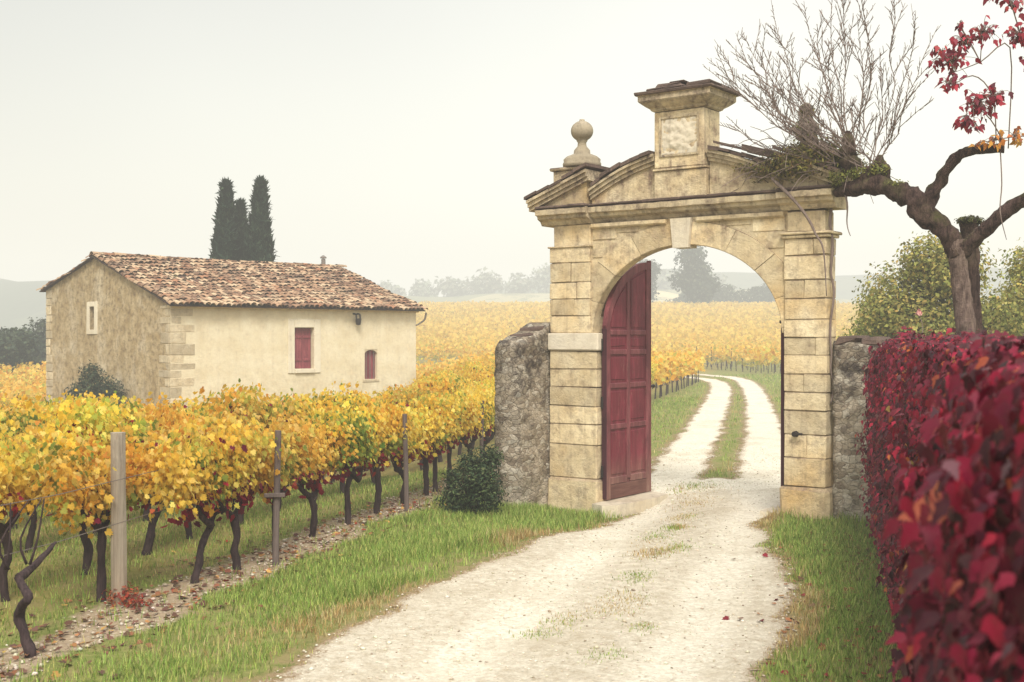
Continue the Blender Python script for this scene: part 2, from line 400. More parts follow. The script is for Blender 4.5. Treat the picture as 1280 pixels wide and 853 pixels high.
def ground_mat():
    m = Mat('ground_cover'); v = m.coord()
    vc = m.n('VertexColor', layer_name='Col'); a = m.n('SeparateColor', {0: vc.outputs[0]})
    tr, so, vi = a.outputs[0], a.outputs[1], a.outputs[2]
    n1 = m.noise(v, 2.3, 6, .6); n2 = m.noise(v, 9, 6, .65); n3 = m.noise(v, 45, 5, .7); n0 = m.noise(v, .45, 4)
    grass = m.mix(m.step(n2, .35, .65), (.13, .16, .04), (.25, .25, .085))
    grass = m.mix(m.step(n1, .48, .66, 0, .85), grass, (.27, .21, .10))
    far = m.mix(m.step(n1, .4, .6), (.30, .20, .07), (.22, .19, .07))
    grass = m.mix(m.math('MULTIPLY', vi, m.step(n0, .35, .6, .25, .7)), grass, far)
    vor = m.n('TexVoronoi', {'Vector': v, 'Scale': 42.}); vor2 = m.n('TexVoronoi', {'Vector': v, 'Scale': 17.})
    grav = m.mix(m.step(m.n('SeparateColor', {0: vor.outputs['Color']}).outputs[0], 0, 1), (.56, .51, .41), (.78, .73, .62))
    grav = m.mix(m.step(n2, .5, .75, 0, .5), grav, (.45, .365, .25))
    grav = m.mix(m.step(n1, .52, .7, 0, .4), grav, (.67, .615, .50))
    grav = m.mix(m.step(m.noise(v, .9, 6, .65), .5, .66, 0, .5), grav, (.44, .375, .27)); grav = m.mix(m.step(n3, .6, .75, 0, .7), grav, (.36, .28, .20))
    out = m.math('MULTIPLY', m.step(vc.outputs['Alpha'], .15, .75, 1, 0), m.step(n2, .34, .6, .2, .85))
    grav = m.mix(m.math('MULTIPLY', out, .75), grav, m.mix(m.step(n3, .4, .6), (.30, .24, .165), (.50, .43, .32)))
    dirt = m.mix(m.step(n3, .35, .65), (.20, .13, .075), (.36, .26, .16))
    stony = m.mix(m.step(vor2.outputs['Distance'], .12, .34), (.60, .53, .42), (.36, .28, .19))
    stony = m.mix(m.step(n2, .5, .64, 0, .7), stony, (.22, .155, .11))
    edge = m.math('ADD', tr, m.math('MULTIPLY', m.math('SUBTRACT', n2, .5), .9))
    edge = m.math('ADD', edge, m.math('MULTIPLY', m.math('SUBTRACT', n3, .5), .5))
    c = m.mix(m.step(edge, .12, .42), grass, dirt)
    c = m.mix(m.step(edge, .40, .62), c, grav)
    se = m.math('ADD', so, m.math('MULTIPLY', m.math('SUBTRACT', n2, .5), 1.2))
    c = m.mix(m.step(se, .4, .65), c, stony)
    h = m.math('ADD', m.math('MULTIPLY', vor.outputs['Distance'], -.5), m.math('MULTIPLY', n3, .8))
    return m.done(c, .95, m.bump(m.math('ADD', h, m.math('MULTIPLY', n2, 1.1)), .7, .03), .1)
M['ground'] = ground_mat()
me = tri_mesh('ground', V, Q, M['ground'], mask, True)
tag(mesh_obj('ground', me), 'grassy vineyard ground rising to a low ridge', None, None, 'structure')
keep = (TR.ravel()[Q].mean(1) > -.06) & (GY.ravel()[Q].mean(1) < 90)
Qp = Q[keep]; used, inv = np.unique(Qp, return_inverse=True)
Vp = V[used].copy(); Vp[:, 2] += .006
me = tri_mesh('path', Vp, inv.reshape(-1, 4), M['ground'], mask[used], True)
tag(mesh_obj('path', me), 'pale gravel track through the gateway with two wheel ruts beyond', None, None, 'structure')

# ------------------------------------------------------------------ gateway
GP = (2.208, 15.739, 0.); GR = R(-35.96)
gate = empty('stone_gateway', GP, GR, 'weathered limestone gateway with round arch, broken pediment and red wooden doors', 'gateway')
D = .62
def pier(zs, x0, x1, splits, low_dx, imp, ground, mirror, D=.62):
    mb = MB()
    for k in range(len(zs)-1):
        za, zb = zs[k]+.0032, zs[k+1]-.0032
        a0, a1 = x0, x1
        if zs[k+1] <= imp+.01:
            if mirror < 0: a1 = x1+low_dx
            else: a0 = x0-low_dx
        dx = random.uniform(-.008, .008)
        cuts = [a0+dx] + [c for c in splits.get(k, [])] + [a1+random.uniform(-.008, .008)]
        for c0, c1 in zip(cuts[:-1], cuts[1:]):
            fy = random.uniform(-.011, .008)
            mb.box(c0+.003, c1-.003, fy, D+fy, za, zb, .008, .005)
    return mb
ZL = [.245, .71, .99, 1.245, 1.51, 1.76, 2.01, 2.26, 2.50, 2.735, 2.97, 3.24, 3.46]
ZR = [.367, .72, 1.0, 1.30, 1.525, 1.75, 1.98, 2.2, 2.42, 2.68, 2.91, 3.21, 3.42]
# left pier
mb = pier([z for z in ZL], -2.07, -1.40, {9: [-1.62], 10: [-1.72], 8: [-1.66]}, .11, 2.26, -.1, -1)
pl = mb.build('pier', M['lime'], gate); MB().box(-2.05, -1.42, .028, D-.02, -.4, 3.45).build('mortar', M['mortar'], pl); pl['label'] = 'left pier of pale squared blocks with a white impost stone'
b = MB().box(-2.10, -1.25, -.035, D+.03, -.45, .235, .03, .008).build('plinth', M['lime'], pl)
b = MB().box(-2.095, -1.255, -.03, D+.01, 2.015, 2.262, .012, .003).build('impost', M['lime_pale'], pl)
mb = MB().box(-2.02, -1.41, .03, D-.01, 3.47, 3.775, .01, .003)
mb.box(-2.10, -1.38, -.02, D+.02, 3.452, 3.478, .008, .002); mb.build('capital', M['lime'], pl)
# right pier
mb = pier(ZR, 1.44, 1.99, {1: [1.74], 4: [1.70], 6: [1.85], 9: [1.70], 2: [], 11: [1.82]}, .0, 2.2, -.1, 1, .33)
pr = mb.build('pier', M['lime'], gate); MB().box(1.46, 1.97, .028, .31, -.4, 3.41).build('mortar', M['mortar'], pr); mb = MB(); [mb.box(1.44, 1.72+random.uniform(-.03, .03), .335, D, z_+.004, z_+.296, .012, .005) for z_ in np.arange(-.2, 3.7, .3)]; mb.build('jamb', M['lime'], pr); pr['label'] = 'right pier of warm squared blocks with an iron bolt'
MB().box(1.40, 2.035, -.045, .37, -.3, .36, .035, .01).build('plinth', M['lime'], pr)
mb = MB().box(1.47, 1.96, .02, .32, 3.5, 3.755, .01, .003)
mb.box(1.40, 2.05, -.06, .38, 3.462, 3.502, .008, .003); mb.box(1.42, 2.02, -.03, .36, 3.422, 3.458, .008, .003)
mb.build('capital', M['lime'], pr)
mb = MB().tube([(1.60, -.0, 1.01), (1.60, -.07, 1.01)], [.04, .032], 8, 1); mb.tube([(1.60, -.055, 1.012), (1.71, -.07, 1.015)], [.018, .014], 6, 1)
mb.build('bolt', M['iron'], pr)
MB().box(1.335, 1.43, .1, .3, 2.375, 2.415, .006, .002).build('hinge_pin', M['iron'], pr)

# arch ring, spandrels, keystone
EA, EB, EZ = 1.39, 1.167, 2.25
def ell(t, da=0., db=0.): return ((EA+da)*math.cos(t), EZ+(EB+db)*math.sin(t))
ring = MB(); NV = 10; F0 = .22
edges = [math.pi*(1-k/NV) for k in range(NV+1)]
tk = .085                                                           # half angle of the keystone
lefts = [math.pi - (math.pi/2-tk)*k/4 for k in range(5)]; rights = [(math.pi/2-tk)*k/4 for k in range(5)]
spans = list(zip(lefts[:-1], lefts[1:])) + [(b_, a_) for a_, b_ in zip(rights[:-1], rights[1:])]
for ta, tb in spans:
    n = 6; g = .0028; fy = .045+random.uniform(-.006, .006)
    inner = [ell(ta+(tb-ta)*(g/abs(tb-ta)+(1-2*g/abs(tb-ta))*k/n)) for k in range(n+1)]
    outer = [ell(ta+(tb-ta)*(g/abs(tb-ta)+(1-2*g/abs(tb-ta))*k/n), .37, .31) for k in range(n+1)]
    vs = []
    for (x, z), (X, Z) in zip(inner, outer): vs += [(x, fy+.012, z), (x*1.006, fy, z+.01), (X, fy, Z-.008), (X, fy+.03, Z), (x, F0, z), (X, F0, Z)]
    fs = []
    for k in range(n):
        p, q_ = 6*k, 6*k+6
        fs += [(p, p+1, q_+1, q_), (p+1, p+2, q_+2, q_+1), (p+2, p+3, q_+3, q_+2), (p, q_, q_+4, p+4), (p+3, p+5, q_+5, q_+3), (p+4, q_+4, q_+5, p+5)]
    fs += [(0, 4, 5, 3, 2, 1), (6*n, 6*n+1, 6*n+2, 6*n+3, 6*n+5, 6*n+4)]
    ring.add(vs, fs)
arch = ring.build('arch', M['lime'], gate)
kx0, kz0 = ell(math.pi/2-tk); kx1 = kx0*1.32
MB().prism_y([(-kx0+.004, kz0-.035), (kx0-.004, kz0-.035), (kx1-.004, 3.765), (-kx1+.004, 3.765)], -.005, F0+.02).build('keystone', M['lime_pale'], arch)
# spandrel wall set just behind the voussoirs
sp = MB(); n = 40; vs = []
for k in range(n+1):
    t = math.pi*(1-k/n); x, z = ell(t, .02, .02); vs += [(x, .066, z), (max(-1.44, min(1.46, (EA+.9)*math.cos(t))), .066, 3.775 if abs(math.cos(t)) < .72 else EZ+(3.775-EZ)*min(1, math.sin(t)/.69)), (x, F0-.004, z)]
fs = []
for k in range(n):
    p, q_ = 3*k, 3*k+3; fs += [(p, p+1, q_+1, q_), (p, q_, q_+2, p+2)]
sp.add(vs, fs)
# squared spandrel stones over the haunches, laid over the backing
for x0, x1, z0, z1 in ((-1.395, -1.08, 3.30, 3.53), (-1.395, -1.02, 3.54, 3.77), (-1.01, -.66, 3.62, 3.77), (1.06, 1.435, 3.32, 3.53), (.99, 1.435, 3.54, 3.77), (.62, .98, 3.63, 3.77)):
    sp.box(x0+.004, x1-.004, .054, .2, z0, z1, .006, .004)
# rear arch with room for the open leaves
n = 40; vs = []
for k in range(n+1):
    t = math.pi*(1-k/n); x, z = 1.75*math.cos(t), EZ+1.3*math.sin(t); x = max(-1.42, min(1.45, x))
    vs += [(x, F0+.002, z), (x, D-.02, z), (x, D-.02, 3.775), (x, F0+.002, 3.775)]
fs = []
for k in range(n):
    p, q_ = 4*k, 4*k+4; fs += [(p, q_, q_+1, p+1), (p+1, q_+1, q_+2, p+2), (p, p+3, q_+3, q_)]
sp.add(vs, fs)
sp.build('spandrel', M['lime'], gate)

# entablature: moulded cornice stepping forward over each pier
def corn(y0, D=.62): return [(D+.05, 3.775), (y0+.14, 3.775), (y0+.12, 3.80), (y0+.10, 3.83), (y0+.03, 3.86), (y0+.02, 3.90), (y0-.03, 3.915), (y0-.035, 3.985), (y0-.01, 4.0), (D+.05, 4.0)]
mb = MB()
mb.prism_x(corn(-.05), -1.38, 1.40, 22, .004)
mb.prism_x(corn(-.13), -2.21, -1.383, 8, .004); mb.prism_x(corn(-.13, .33), 1.403, 2.11, 8, .004)
ent = mb.build('cornice', M['lime_top'], gate)
mb = MB()
for xa, xb, yf in ((-2.22, -1.385, -.175), (-1.38, 1.40, -.095), (1.405, 2.12, -.175)):
    x = xa
    while x < xb-.02:
        w_ = min(random.uniform(.3, .6), xb-x); w_ = xb-x if xb-x-w_ < .15 else w_
        mb.box(x+.002, x+w_-.002, yf+random.uniform(-.01, .012), .045, 4.002, 4.026+random.uniform(-.004, .016), .01, .004); x += w_
mb.build('ledge', M['capstone'], ent)
mb = MB().prism_x([(D, 3.70), (.02, 3.70), (.0, 3.72), (.0, 3.765), (.04, 3.772), (D, 3.772)], -1.39, -.225, 5, .002)
mb.prism_x([(D, 3.70), (.02, 3.70), (.0, 3.72), (.0, 3.765), (.04, 3.772), (D, 3.772)], .225, 1.43, 5, .002)
mb.build('architrave', M['lime'], gate)

# broken pediment
def rake(mb, x0, z0, x1, z1, y0, th, y1=D+.04, bulge=0.):
    d = 1 if x1 > x0 else -1
    for (dz0, dz1, yy) in ((0, th*.34, y0+.07), (th*.34, th*.72, y0+.035), (th*.72, th, y0)):
        n = 6; vs = []
        for k in range(n+1):
            t = k/n; x = x0+(x1-x0)*t; z = z0+(z1-z0)*t+bulge*math.sin(math.pi*t); j = random.uniform(-.006, .006)
            vs += [(x, yy, z+dz0), (x, yy+j, z+dz1-.002), (x, y1, z+dz1-.002), (x, y1, z+dz0)]
        fs = [(0, 1, 2, 3), (4*n, 4*n+3, 4*n+2, 4*n+1)]
        for k in range(n):
            p, q_ = 4*k, 4*k+4; fs += [(p, q_, q_+1, p+1), (p+1, q_+1, q_+2, p+2), (p+2, q_+2, q_+3, p+3), (p+3, q_+3, q_, p)]
        mb.add(vs, fs)
mb = MB()
BU = .048
tt = np.linspace(0, 1, 9)
mb.prism_y([(-1.40, 3.995), (-.39, 3.995)]+[(-.39-1.01*t, 4.51-.40*t+BU*math.sin(math.pi*t)) for t in tt], .05, D)
mb.prism_y([(1.42, 3.995)][::-1]+[(1.42-1.02*t, 4.10+.40*t+BU*math.sin(math.pi*t)) for t in tt]+[(.40, 3.995)], .05, D)
mb.prism_y([(-2.14, 3.995), (-1.43, 3.995), (-1.43, 4.35), (-2.14, 4.06)], -.04, D)
mb.prism_y([(1.44, 3.995), (2.03, 3.995), (2.03, 4.08), (1.44, 4.33)], -.04, .34)
tym = mb.build('pediment', M['lime'], gate)
mb = MB()
rake(mb, -.385, 4.50, -1.40, 4.10, -.06, .14, D+.04, BU); rake(mb, .395, 4.49, 1.41, 4.09, -.06, .14, D+.04, BU)
rake(mb, -1.375, 4.36, -2.36, 3.985, -.17, .15); rake(mb, 1.39, 4.34, 2.22, 4.0, -.17, .15, .37)
mb.build('raking_cornice', M['lime_top'], tym)
# thin dark cap slabs along the rakes
mb = MB()
for (x0, z0, x1, z1, y0, n, bu) in ((-.42, 4.635, -1.36, 4.265, -.075, 6, BU), (-1.345, 4.53, -2.40, 4.125, -.19, 5, 0), (.43, 4.625, 1.38, 4.255, -.075, 6, BU), (1.375, 4.51, 2.25, 4.14, -.19, 5, 0)):
    for k in range(n):
        ta, tb = k/n, (k+1)/n-.01; dz = random.uniform(-.012, .02)
        xa, xb, za, zb = x0+(x1-x0)*ta, x0+(x1-x0)*tb, z0+(z1-z0)*ta+bu*math.sin(math.pi*ta), z0+(z1-z0)*tb+bu*math.sin(math.pi*tb)
        y_ = y0+random.uniform(-.02, .015); h_ = .035+random.uniform(0, .02)
        yb_ = .39 if x1 > 2 else D+.06; P = [(xa, y_, za+dz), (xb, y_, zb+dz), (xb, yb_, zb+dz), (xa, yb_, za+dz)]
        mb.add(P + [(x, y, z+h_) for x, y, z in P], [(0, 1, 2, 3), (4, 5, 6, 7), (0, 1, 5, 4), (1, 2, 6, 5), (2, 3, 7, 6), (3, 0, 4, 7)])
for x0, x1, z0, ya, yb, tk in ((.52, .80, 4.69, -.1, .2, .03), (.86, 1.22, 4.58, .02, .36, .08), (1.0, 1.3, 4.52, -.12, .0, .03), (-1.3, -1.05, 4.40, .1, .45, .035)):
    sl0 = .368 if x0 < 0 else -.368; P = [(x0, ya, z0), (x1, ya+.02, z0+(x1-x0)*sl0*.8), (x1, yb, z0+(x1-x0)*sl0*.8), (x0, yb-.02, z0)]
    mb.add(P+[(x, y, z+tk) for x, y, z in P], [(0, 1, 2, 3), (4, 5, 6, 7), (0, 1, 5, 4), (1, 2, 6, 5), (2, 3, 7, 6), (3, 0, 4, 7)])
mb.build('cap_slab', M['capstone'], tym)

# central pedestal
mb = MB().box(-.375, .385, -.03, .42, 3.995, 4.395, .008, .002)
mb.box(-.36, .37, -.055, .40, 4.43, 5.175, .01, .002)
mb.box(-.385, .395, -.06, .42, 4.397, 4.428, .006, .001)
ped = mb.build('pedestal', M['lime'], gate)
# sunk panel frame and worn relief
mb = MB()
for a in ((-.28, .30, 4.575, 4.60), (-.28, .30, 5.075, 5.10), (-.28, -.255, 4.6, 5.075), (.275, .30, 4.6, 5.075)):
    mb.box(a[0], a[1], -.072, -.05, a[2], a[3])
mb.build('panel_frame', M['lime_top'], ped)
n = 30; vs = []; fs = []
for j in range(n+1):
    for i in range(n+1):
        x = -.25+.52*i/n; z = 4.605+.465*j/n
        d = math.hypot((x-.01)/.19, (z-4.84)/.2)
        h_ = .016*max(0, 1-d**6) + .017*mnoise.noise(Vector((x*13, 3, z*13))) + .01*mnoise.noise(Vector((x*31, 8, z*31)))
        if i in (0, n) or j in (0, n): h_ = -.003
        vs.append((x, -.058-h_, z))
for j in range(n):
    for i in range(n): p = j*(n+1)+i; fs.append((p, p+1, p+n+2, p+n+1))
MB().add(vs, fs).build('relief', M['lime_pale'], ped, True)
mb = MB()
prof = [(0, 5.178), (.03, 5.195), (.04, 5.215), (.085, 5.245), (.15, 5.30), (.16, 5.315), (.16, 5.375), (.185, 5.385)]
for (o0, z0), (o1, z1) in zip(prof[:-1], prof[1:]):
    A = [(-.36-o0, -.055-o0), (.37+o0, -.055-o0), (.37+o0, .40+o0), (-.36-o0, .40+o0)]; B = [(-.36-o1, -.055-o1), (.37+o1, -.055-o1), (.37+o1, .40+o1), (-.36-o1, .40+o1)]
    mb.add([(x, y, z0) for x, y in A]+[(x, y, z1) for x, y in B], [(i, (i+1) % 4, 4+(i+1) % 4, 4+i) for i in range(4)])
cap = mb.build('cap', M['lime_top'], ped)
mb = MB().box(-.56, .585, -.255, .60, 5.386, 5.425, .012, .008)
mb.box(-.42, .12, -.20, .5, 5.43, 5.475, .015, .015); mb.box(-.30, .05, -.15, .42, 5.48, 5.52, .015, .015); mb.box(.16, .52, -.19, .5, 5.43, 5.485, .015, .015)
mb.box(-.12, .10, -.1, .35, 5.522, 5.545, .01, .012)
mb.build('cap_slab', M['capstone'], ped)

# finials
def finial(cx, cy, z0, label, moss):
    mb = MB().box(cx-.36, cx+.30, cy-.2, cy+.26, z0, z0+.40, .015, .006)
    mb.box(cx-.40, cx+.34, cy-.24, cy+.30, z0+.402, z0+.445, .012, .006)
    f = mb.build('finial_base', M['lime_top'], gate); f['label'] = label
    MB().lathe([(0, z0+.44), (.27, z0+.445), (.275, z0+.50), (.26, z0+.52), (.265, z0+.56), (.22, z0+.60), (.12, z0+.64), (.115, z0+.69), (.09, z0+.72), (.065, z0+.75), (.06, z0+.80), (.08, z0+.83)]
               + [(.16*math.sin(a), z0+.965-.145*math.cos(a)) for a in np.linspace(.5, math.pi-.25, 12)] + [(.04, z0+1.115), (.035, z0+1.13), (0, z0+1.133)], cx, cy, 28).build('finial', M['ball'], f, True)
finial(-1.74, .33, 4.16, 'stone ball on a round neck above the left pier', False)
f = MB().box(1.38, 1.84, .1, .52, 4.1, 4.42, .02, .012).build('finial_base', M['rubble'], gate); f['label'] = 'crumbling urn above the right pier smothered in dry growth'
MB().lathe([(0, 4.42), (.2, 4.425), (.21, 4.47), (.13, 4.53), (.075, 4.60), (.07, 4.66), (.13, 4.72), (.165, 4.80), (.15, 4.87), (.09, 4.93), (.075, 4.97), (.10, 5.02), (.085, 5.09), (.03, 5.14), (0, 5.15)], 1.60, .33, 20).build('finial', M['rubble'], f, True)

# doors
HW = 1.22
ZD = [-.05, .205, .957, 1.527, 1.995, 2.27]
def arc_top(t, dz=0.):                      # height of the leaf's curved head at t from the hinge
    return 2.26 + dz + 1.03*math.sqrt(max(0, 1-((HW+.005-t)/(HW+.01))**2))
def door(hx, hy, sgn, label):
    """leaf standing open along +y, its panelled face toward sgn"""
    T = .065
    x0, x1 = (hx, hx+T) if sgn > 0 else (hx-T, hx)
    core = MB(); n = 26; top = [(t, arc_top(t)) for t in np.linspace(0, HW, n)]
    poly = [(hy, ZD[0])] + [(hy+t, z) for t, z in top] + [(hy+HW, ZD[0])]
    xa, xb = x0+.022, x1-.022
    m = len(poly); core.add([(xa, y, z) for y, z in poly]+[(xb, y, z) for y, z in poly], [tuple(range(m)), tuple(range(m, 2*m))[::-1]] + [(i, (i+1) % m, m+(i+1) % m, m+i) for i in range(m)])
    dr = core.build('door', M['paint'], gate); dr['label'] = label
    fr = MB()
    def bar(ya, yb, za, zb, e=0.): fr.box(x0-e, x1+e, hy+ya, hy+yb, za, zb, .008)
    SW = .11
    bar(0, SW, ZD[0], arc_top(.0)+.03); bar(HW-SW, HW-.002, ZD[0], arc_top(HW-SW)-.03); bar(HW/2-.045, HW/2+.045, ZD[1], arc_top(HW/2)-.06, -.003)
    for z, h_ in ((.205, .10), (.957, .075), (1.527, .075), (1.995, .075), (2.27, .075)):
        bar(SW+.002, HW/2-.047, z-h_/2, z+h_/2, -.002); bar(HW/2+.047, HW-SW-.002, z-h_/2, z+h_/2, -.002)
    # curved head rail
    N = 24; vs = []
    for k in range(N+1):
        t = (HW-.002)*k/N; zt = arc_top(t)+.004; zi = max(arc_top(max(0, t-.07))-.09, arc_top(0)-.06)
        vs += [(x0-.004, hy+t, zi), (x0-.004, hy+t, zt), (x1+.004, hy+t, zt), (x1+.004, hy+t, zi)]
    fs = [(0, 1, 2, 3), (4*N, 4*N+3, 4*N+2, 4*N+1)]
    for k in range(N):
        p, q_ = 4*k, 4*k+4; fs += [(p, q_, q_+1, p+1), (p+1, q_+1, q_+2, p+2), (p+2, q_+2, q_+3, p+3), (p+3, q_+3, q_, p)]
    fr.add(vs, fs)
    fr.build('door_frame', M['paint_frame'], dr)
    fx = (x0+.012, x1-.012)
    for r_ in range(1, 5):
        for ya, yb in ((SW+.035, HW/2-.08), (HW/2+.08, HW-SW-.035)):
            MB().box(*fx, hy+ya, hy+yb, ZD[r_]+.075, ZD[r_+1]-.07, .02).build('panel', M['paint'], dr)
    for ya, yb in ((SW+.035, HW/2-.08), (HW/2+.08, HW-SW-.035)):
        N = 8; ts = np.linspace(ya, yb, N); pz = [(hy+ya, 2.345)] + [(hy+t, max(arc_top(max(0, t-.09))-.14, 2.38)) for t in ts] + [(hy+yb, 2.345)]
        m = len(pz); mb = MB().add([(fx[0], y, z) for y, z in pz]+[(fx[1], y, z) for y, z in pz], [tuple(range(m)), tuple(range(m, 2*m))[::-1]] + [(i, (i+1) % m, m+(i+1) % m, m+i) for i in range(m)])
        mb.build('panel', M['paint'], dr)
    mb = MB().box(x0-.001, x1+.001, hy+SW+.003, hy+HW-SW-.003, ZD[0]+.003, ZD[1]-.055, .006); mb.build('kick_board', M['kick'], dr)
    # sloping weather moulding over the kick board, edge strip, hinges and latch
    fx1 = x1 if sgn > 0 else x0
    MB().box(hx-.004 if sgn > 0 else hx-T-.004, hx+T+.004 if sgn > 0 else hx+.004, hy+HW, hy+HW+.02, ZD[0], arc_top(HW)+.03, .004).build('edge_strip', M['paint_frame'], dr)
    MB().box(hx-.006 if sgn > 0 else hx-T-.006, hx+T+.006 if sgn > 0 else hx+.006, hy-.016, hy-.001, ZD[0]+.02, arc_top(0)-.03, .004).build('hinge_stile', M['paint_edge'], dr)
    for z in (.35, 1.3, 2.1):
        MB().tube([(hx+sgn*.01, hy-.03, z-.08), (hx+sgn*.01, hy-.03, z+.08)], [.016, .016], 8, 1).build('hinge', M['iron'], dr)
    mb = MB().box(hx+T/2-.02 if sgn > 0 else hx-T/2-.02, hx+T/2+.02 if sgn > 0 else hx-T/2+.02, hy+HW+.021, hy+HW+.10, 1.47, 1.50, .006)
    mb.tube([(hx+sgn*T/2, hy+HW+.09, 1.485), (hx+sgn*T/2, hy+HW+.15, 1.485)], [.018, .03], 8, 1)
    mb.build('latch', M['iron'], dr)
    return dr
door(-1.262, .11, 1, 'open left leaf of dark red panelled wood with arched head')
door(1.425, .12, -1, 'right leaf folded back, seen edge on against its pier')

# steps under the doors
def slab(name, poly, z0, z1, label):
    mb = MB(); n = len(poly)
    mb.add([(x, y, z0) for x, y in poly]+[(x, y, z1+random.uniform(-.008, .008)) for x, y in poly], [tuple(range(n))[::-1], tuple(range(n, 2*n))]+[(i, (i+1) % n, n+(i+1) % n, n+i) for i in range(n)])
    o = mb.build(name, M['lime_pale'], None); o.location = (GP[0], GP[1], 0); o.rotation_euler.z = GR
    tag(o, label, 'step'); return o
slab('stone_step', [(-1.24, -.2), (-1.02, -.3), (-.88, -.12), (-.82, .4), (-.84, .95), (-.92, 1.35), (-1.26, 1.4)], -.4, -.058, 'worn pale stone step under the open red door leaf')
slab('stone_step', [(1.12, .0), (1.39, -.05), (1.4, .6), (1.2, .62), (1.1, .3)], -.3, .02, 'small flat stone step at foot of the right pier')

# ------------------------------------------------------------------ rubble wing walls
def rubble_wall(p0, p1, h0, h1, th, label, seed):
    L = math.hypot(p1[0]-p0[0], p1[1]-p0[1]); ang = math.atan2(p1[1]-p0[1], p1[0]-p0[0])
    nx_, nz_ = int(L/.045)+2, 60; vs = []; fs = []
    def pt(i, j, side):
        t = i/nx_; x = L*t; top = h0+(h1-h0)*t+.05*mnoise.noise(Vector((x*3, seed, 0)))+.07*(t < .12)*-1*mnoise.noise(Vector((x*7, seed, 3)))
        z = -.5+(top+.5)*j/nz_
        v = Vector((x*4.2, z*6.5, seed+side*7)); d = .03*mnoise.noise(v)+.018*mnoise.noise(v*2.7)+.03*max(0, mnoise.noise(v*.6))
        y = side*th/2 + (d if side > 0 else -d)
        if j == nz_: y *= .86
        ex = .03*mnoise.noise(Vector((z*5, side, seed))) if i in (0, nx_) else 0
        return (x+ex, y, z)
    W = nx_+1
    for side in (-1, 1):
        o = len(vs)
        for j in range(nz_+1):
            for i in range(W): vs.append(pt(i, j, side))
        for j in range(nz_):
            for i in range(nx_): p = o+j*W+i; fs.append((p, p+1, p+W+1, p+W))
    o2 = W*(nz_+1)
    for i in range(nx_): p = nz_*W+i; fs.append((p, p+1, o2+p+1, o2+p))
    for j in range(nz_):
        p = j*W; fs.append((p, p+W, o2+p+W, o2+p)); p = j*W+nx_; fs.append((p, p+W, o2+p+W, o2+p))
    o = MB().add(vs, fs).build('rubble_wall', M['rubble'], None, True)
    o.location = (p0[0], p0[1], 0); o.rotation_euler.z = ang
    tag(o, label, 'wall')
    mb = MB(); x = .02
    while x < L-.1:
        w = random.uniform(.16, .34); t = x/L; top = h0+(h1-h0)*t
        if random.random() < .8: mb.box(x, min(x+w, L), -th*.46, th*.46, top-.05, top+random.uniform(.02, .07), .03, .02)
        x += w+.01
    if mb.v: mb.build('coping', M['capstone'], o)
    return o
rubble_wall((-.06, 16.5), (.40, 17.2), 2.10, 2.42, .42, 'rough grey rubble wing wall joining the left pier, beside the green bush', 3)
rubble_wall((4.06, 14.76), (5.35, 13.5), 2.16, 2.0, .42, 'stained rubble wing wall between the right pier and red creeper hedge', 11)

# ------------------------------------------------------------------ farmhouse
HB = -.80
house = empty('stone_house', (-9.96, 35., HB), math.atan2(.7127, .7015), 'old rendered stone farmhouse with clay tiled gable roof among the vines', 'house')
HLn, HWd, RY = 9.44, 8.2, 4.62
ZE0, ZRG, ZE1 = 3.98, 5.55, 4.60
def panel_wall(mb, A, B, zs_top, openings, depth=.28):
    """wall from A to B (local xy), inward normal = left of A->B turned; openings (u0,u1,z0,z1)"""
    ax, ay = A; bx, by = B; L = math.hypot(bx-ax, by-ay); ux, uy = (bx-ax)/L, (by-ay)/L; nx_, ny_ = -uy, ux
    us = sorted({0., L} | {o[0] for o in openings} | {o[1] for o in openings} | {k for k, _ in zs_top})
    def top(u): return float(np.interp(u, [k for k, _ in zs_top], [z for _, z in zs_top]))
    P = lambda u, z, d=0.: (ax+ux*u+nx_*d, ay+uy*u+ny_*d, z)
    for u0, u1 in zip(us[:-1], us[1:]):
        ops = sorted([o for o in openings if o[0] <= u0+1e-6 and o[1] >= u1-1e-6], key=lambda o: o[2]); z = -.5
        for o in ops:
            mb.add([P(u0, z), P(u1, z), P(u1, o[2]), P(u0, o[2])], [(0, 1, 2, 3)]); z = o[3]
        mb.add([P(u0, z), P(u1, z), P(u1, top(u1)), P(u0, top(u0))], [(0, 1, 2, 3)])
    for o in openings:
        for (u0, z0, u1, z1) in ((o[0], o[2], o[0], o[3]), (o[1], o[2], o[1], o[3]), (o[0], o[2], o[1], o[2]), (o[0], o[3], o[1], o[3])):
            mb.add([P(u0, z0), P(u1, z1), P(u1, z1, depth), P(u0, z0, depth)], [(0, 1, 2, 3)])
BW = (4.35, 5.10, 2.0, 3.31); SWn = (7.18, 7.72, 1.60, 2.60)
mb = MB(); panel_wall(mb, (0, 0), (HLn, 0), [(0, ZE0), (HLn, ZE0)], [BW, SWn]); mb.build('front_wall', M['front'], house)
GW = (HWd-5.04, HWd-4.72, 3.25, 3.98)
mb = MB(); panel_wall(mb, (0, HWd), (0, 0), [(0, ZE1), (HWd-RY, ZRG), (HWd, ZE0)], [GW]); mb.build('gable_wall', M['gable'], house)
mb = MB(); panel_wall(mb, (HLn, 0), (HLn, HWd), [(0, ZE0), (RY, ZRG), (HWd, ZE1)], []); panel_wall(mb, (HLn, HWd), (0, HWd), [(0, ZE1), (HLn, ZE1)], []); mb.build('back_wall', M['gable'], house)
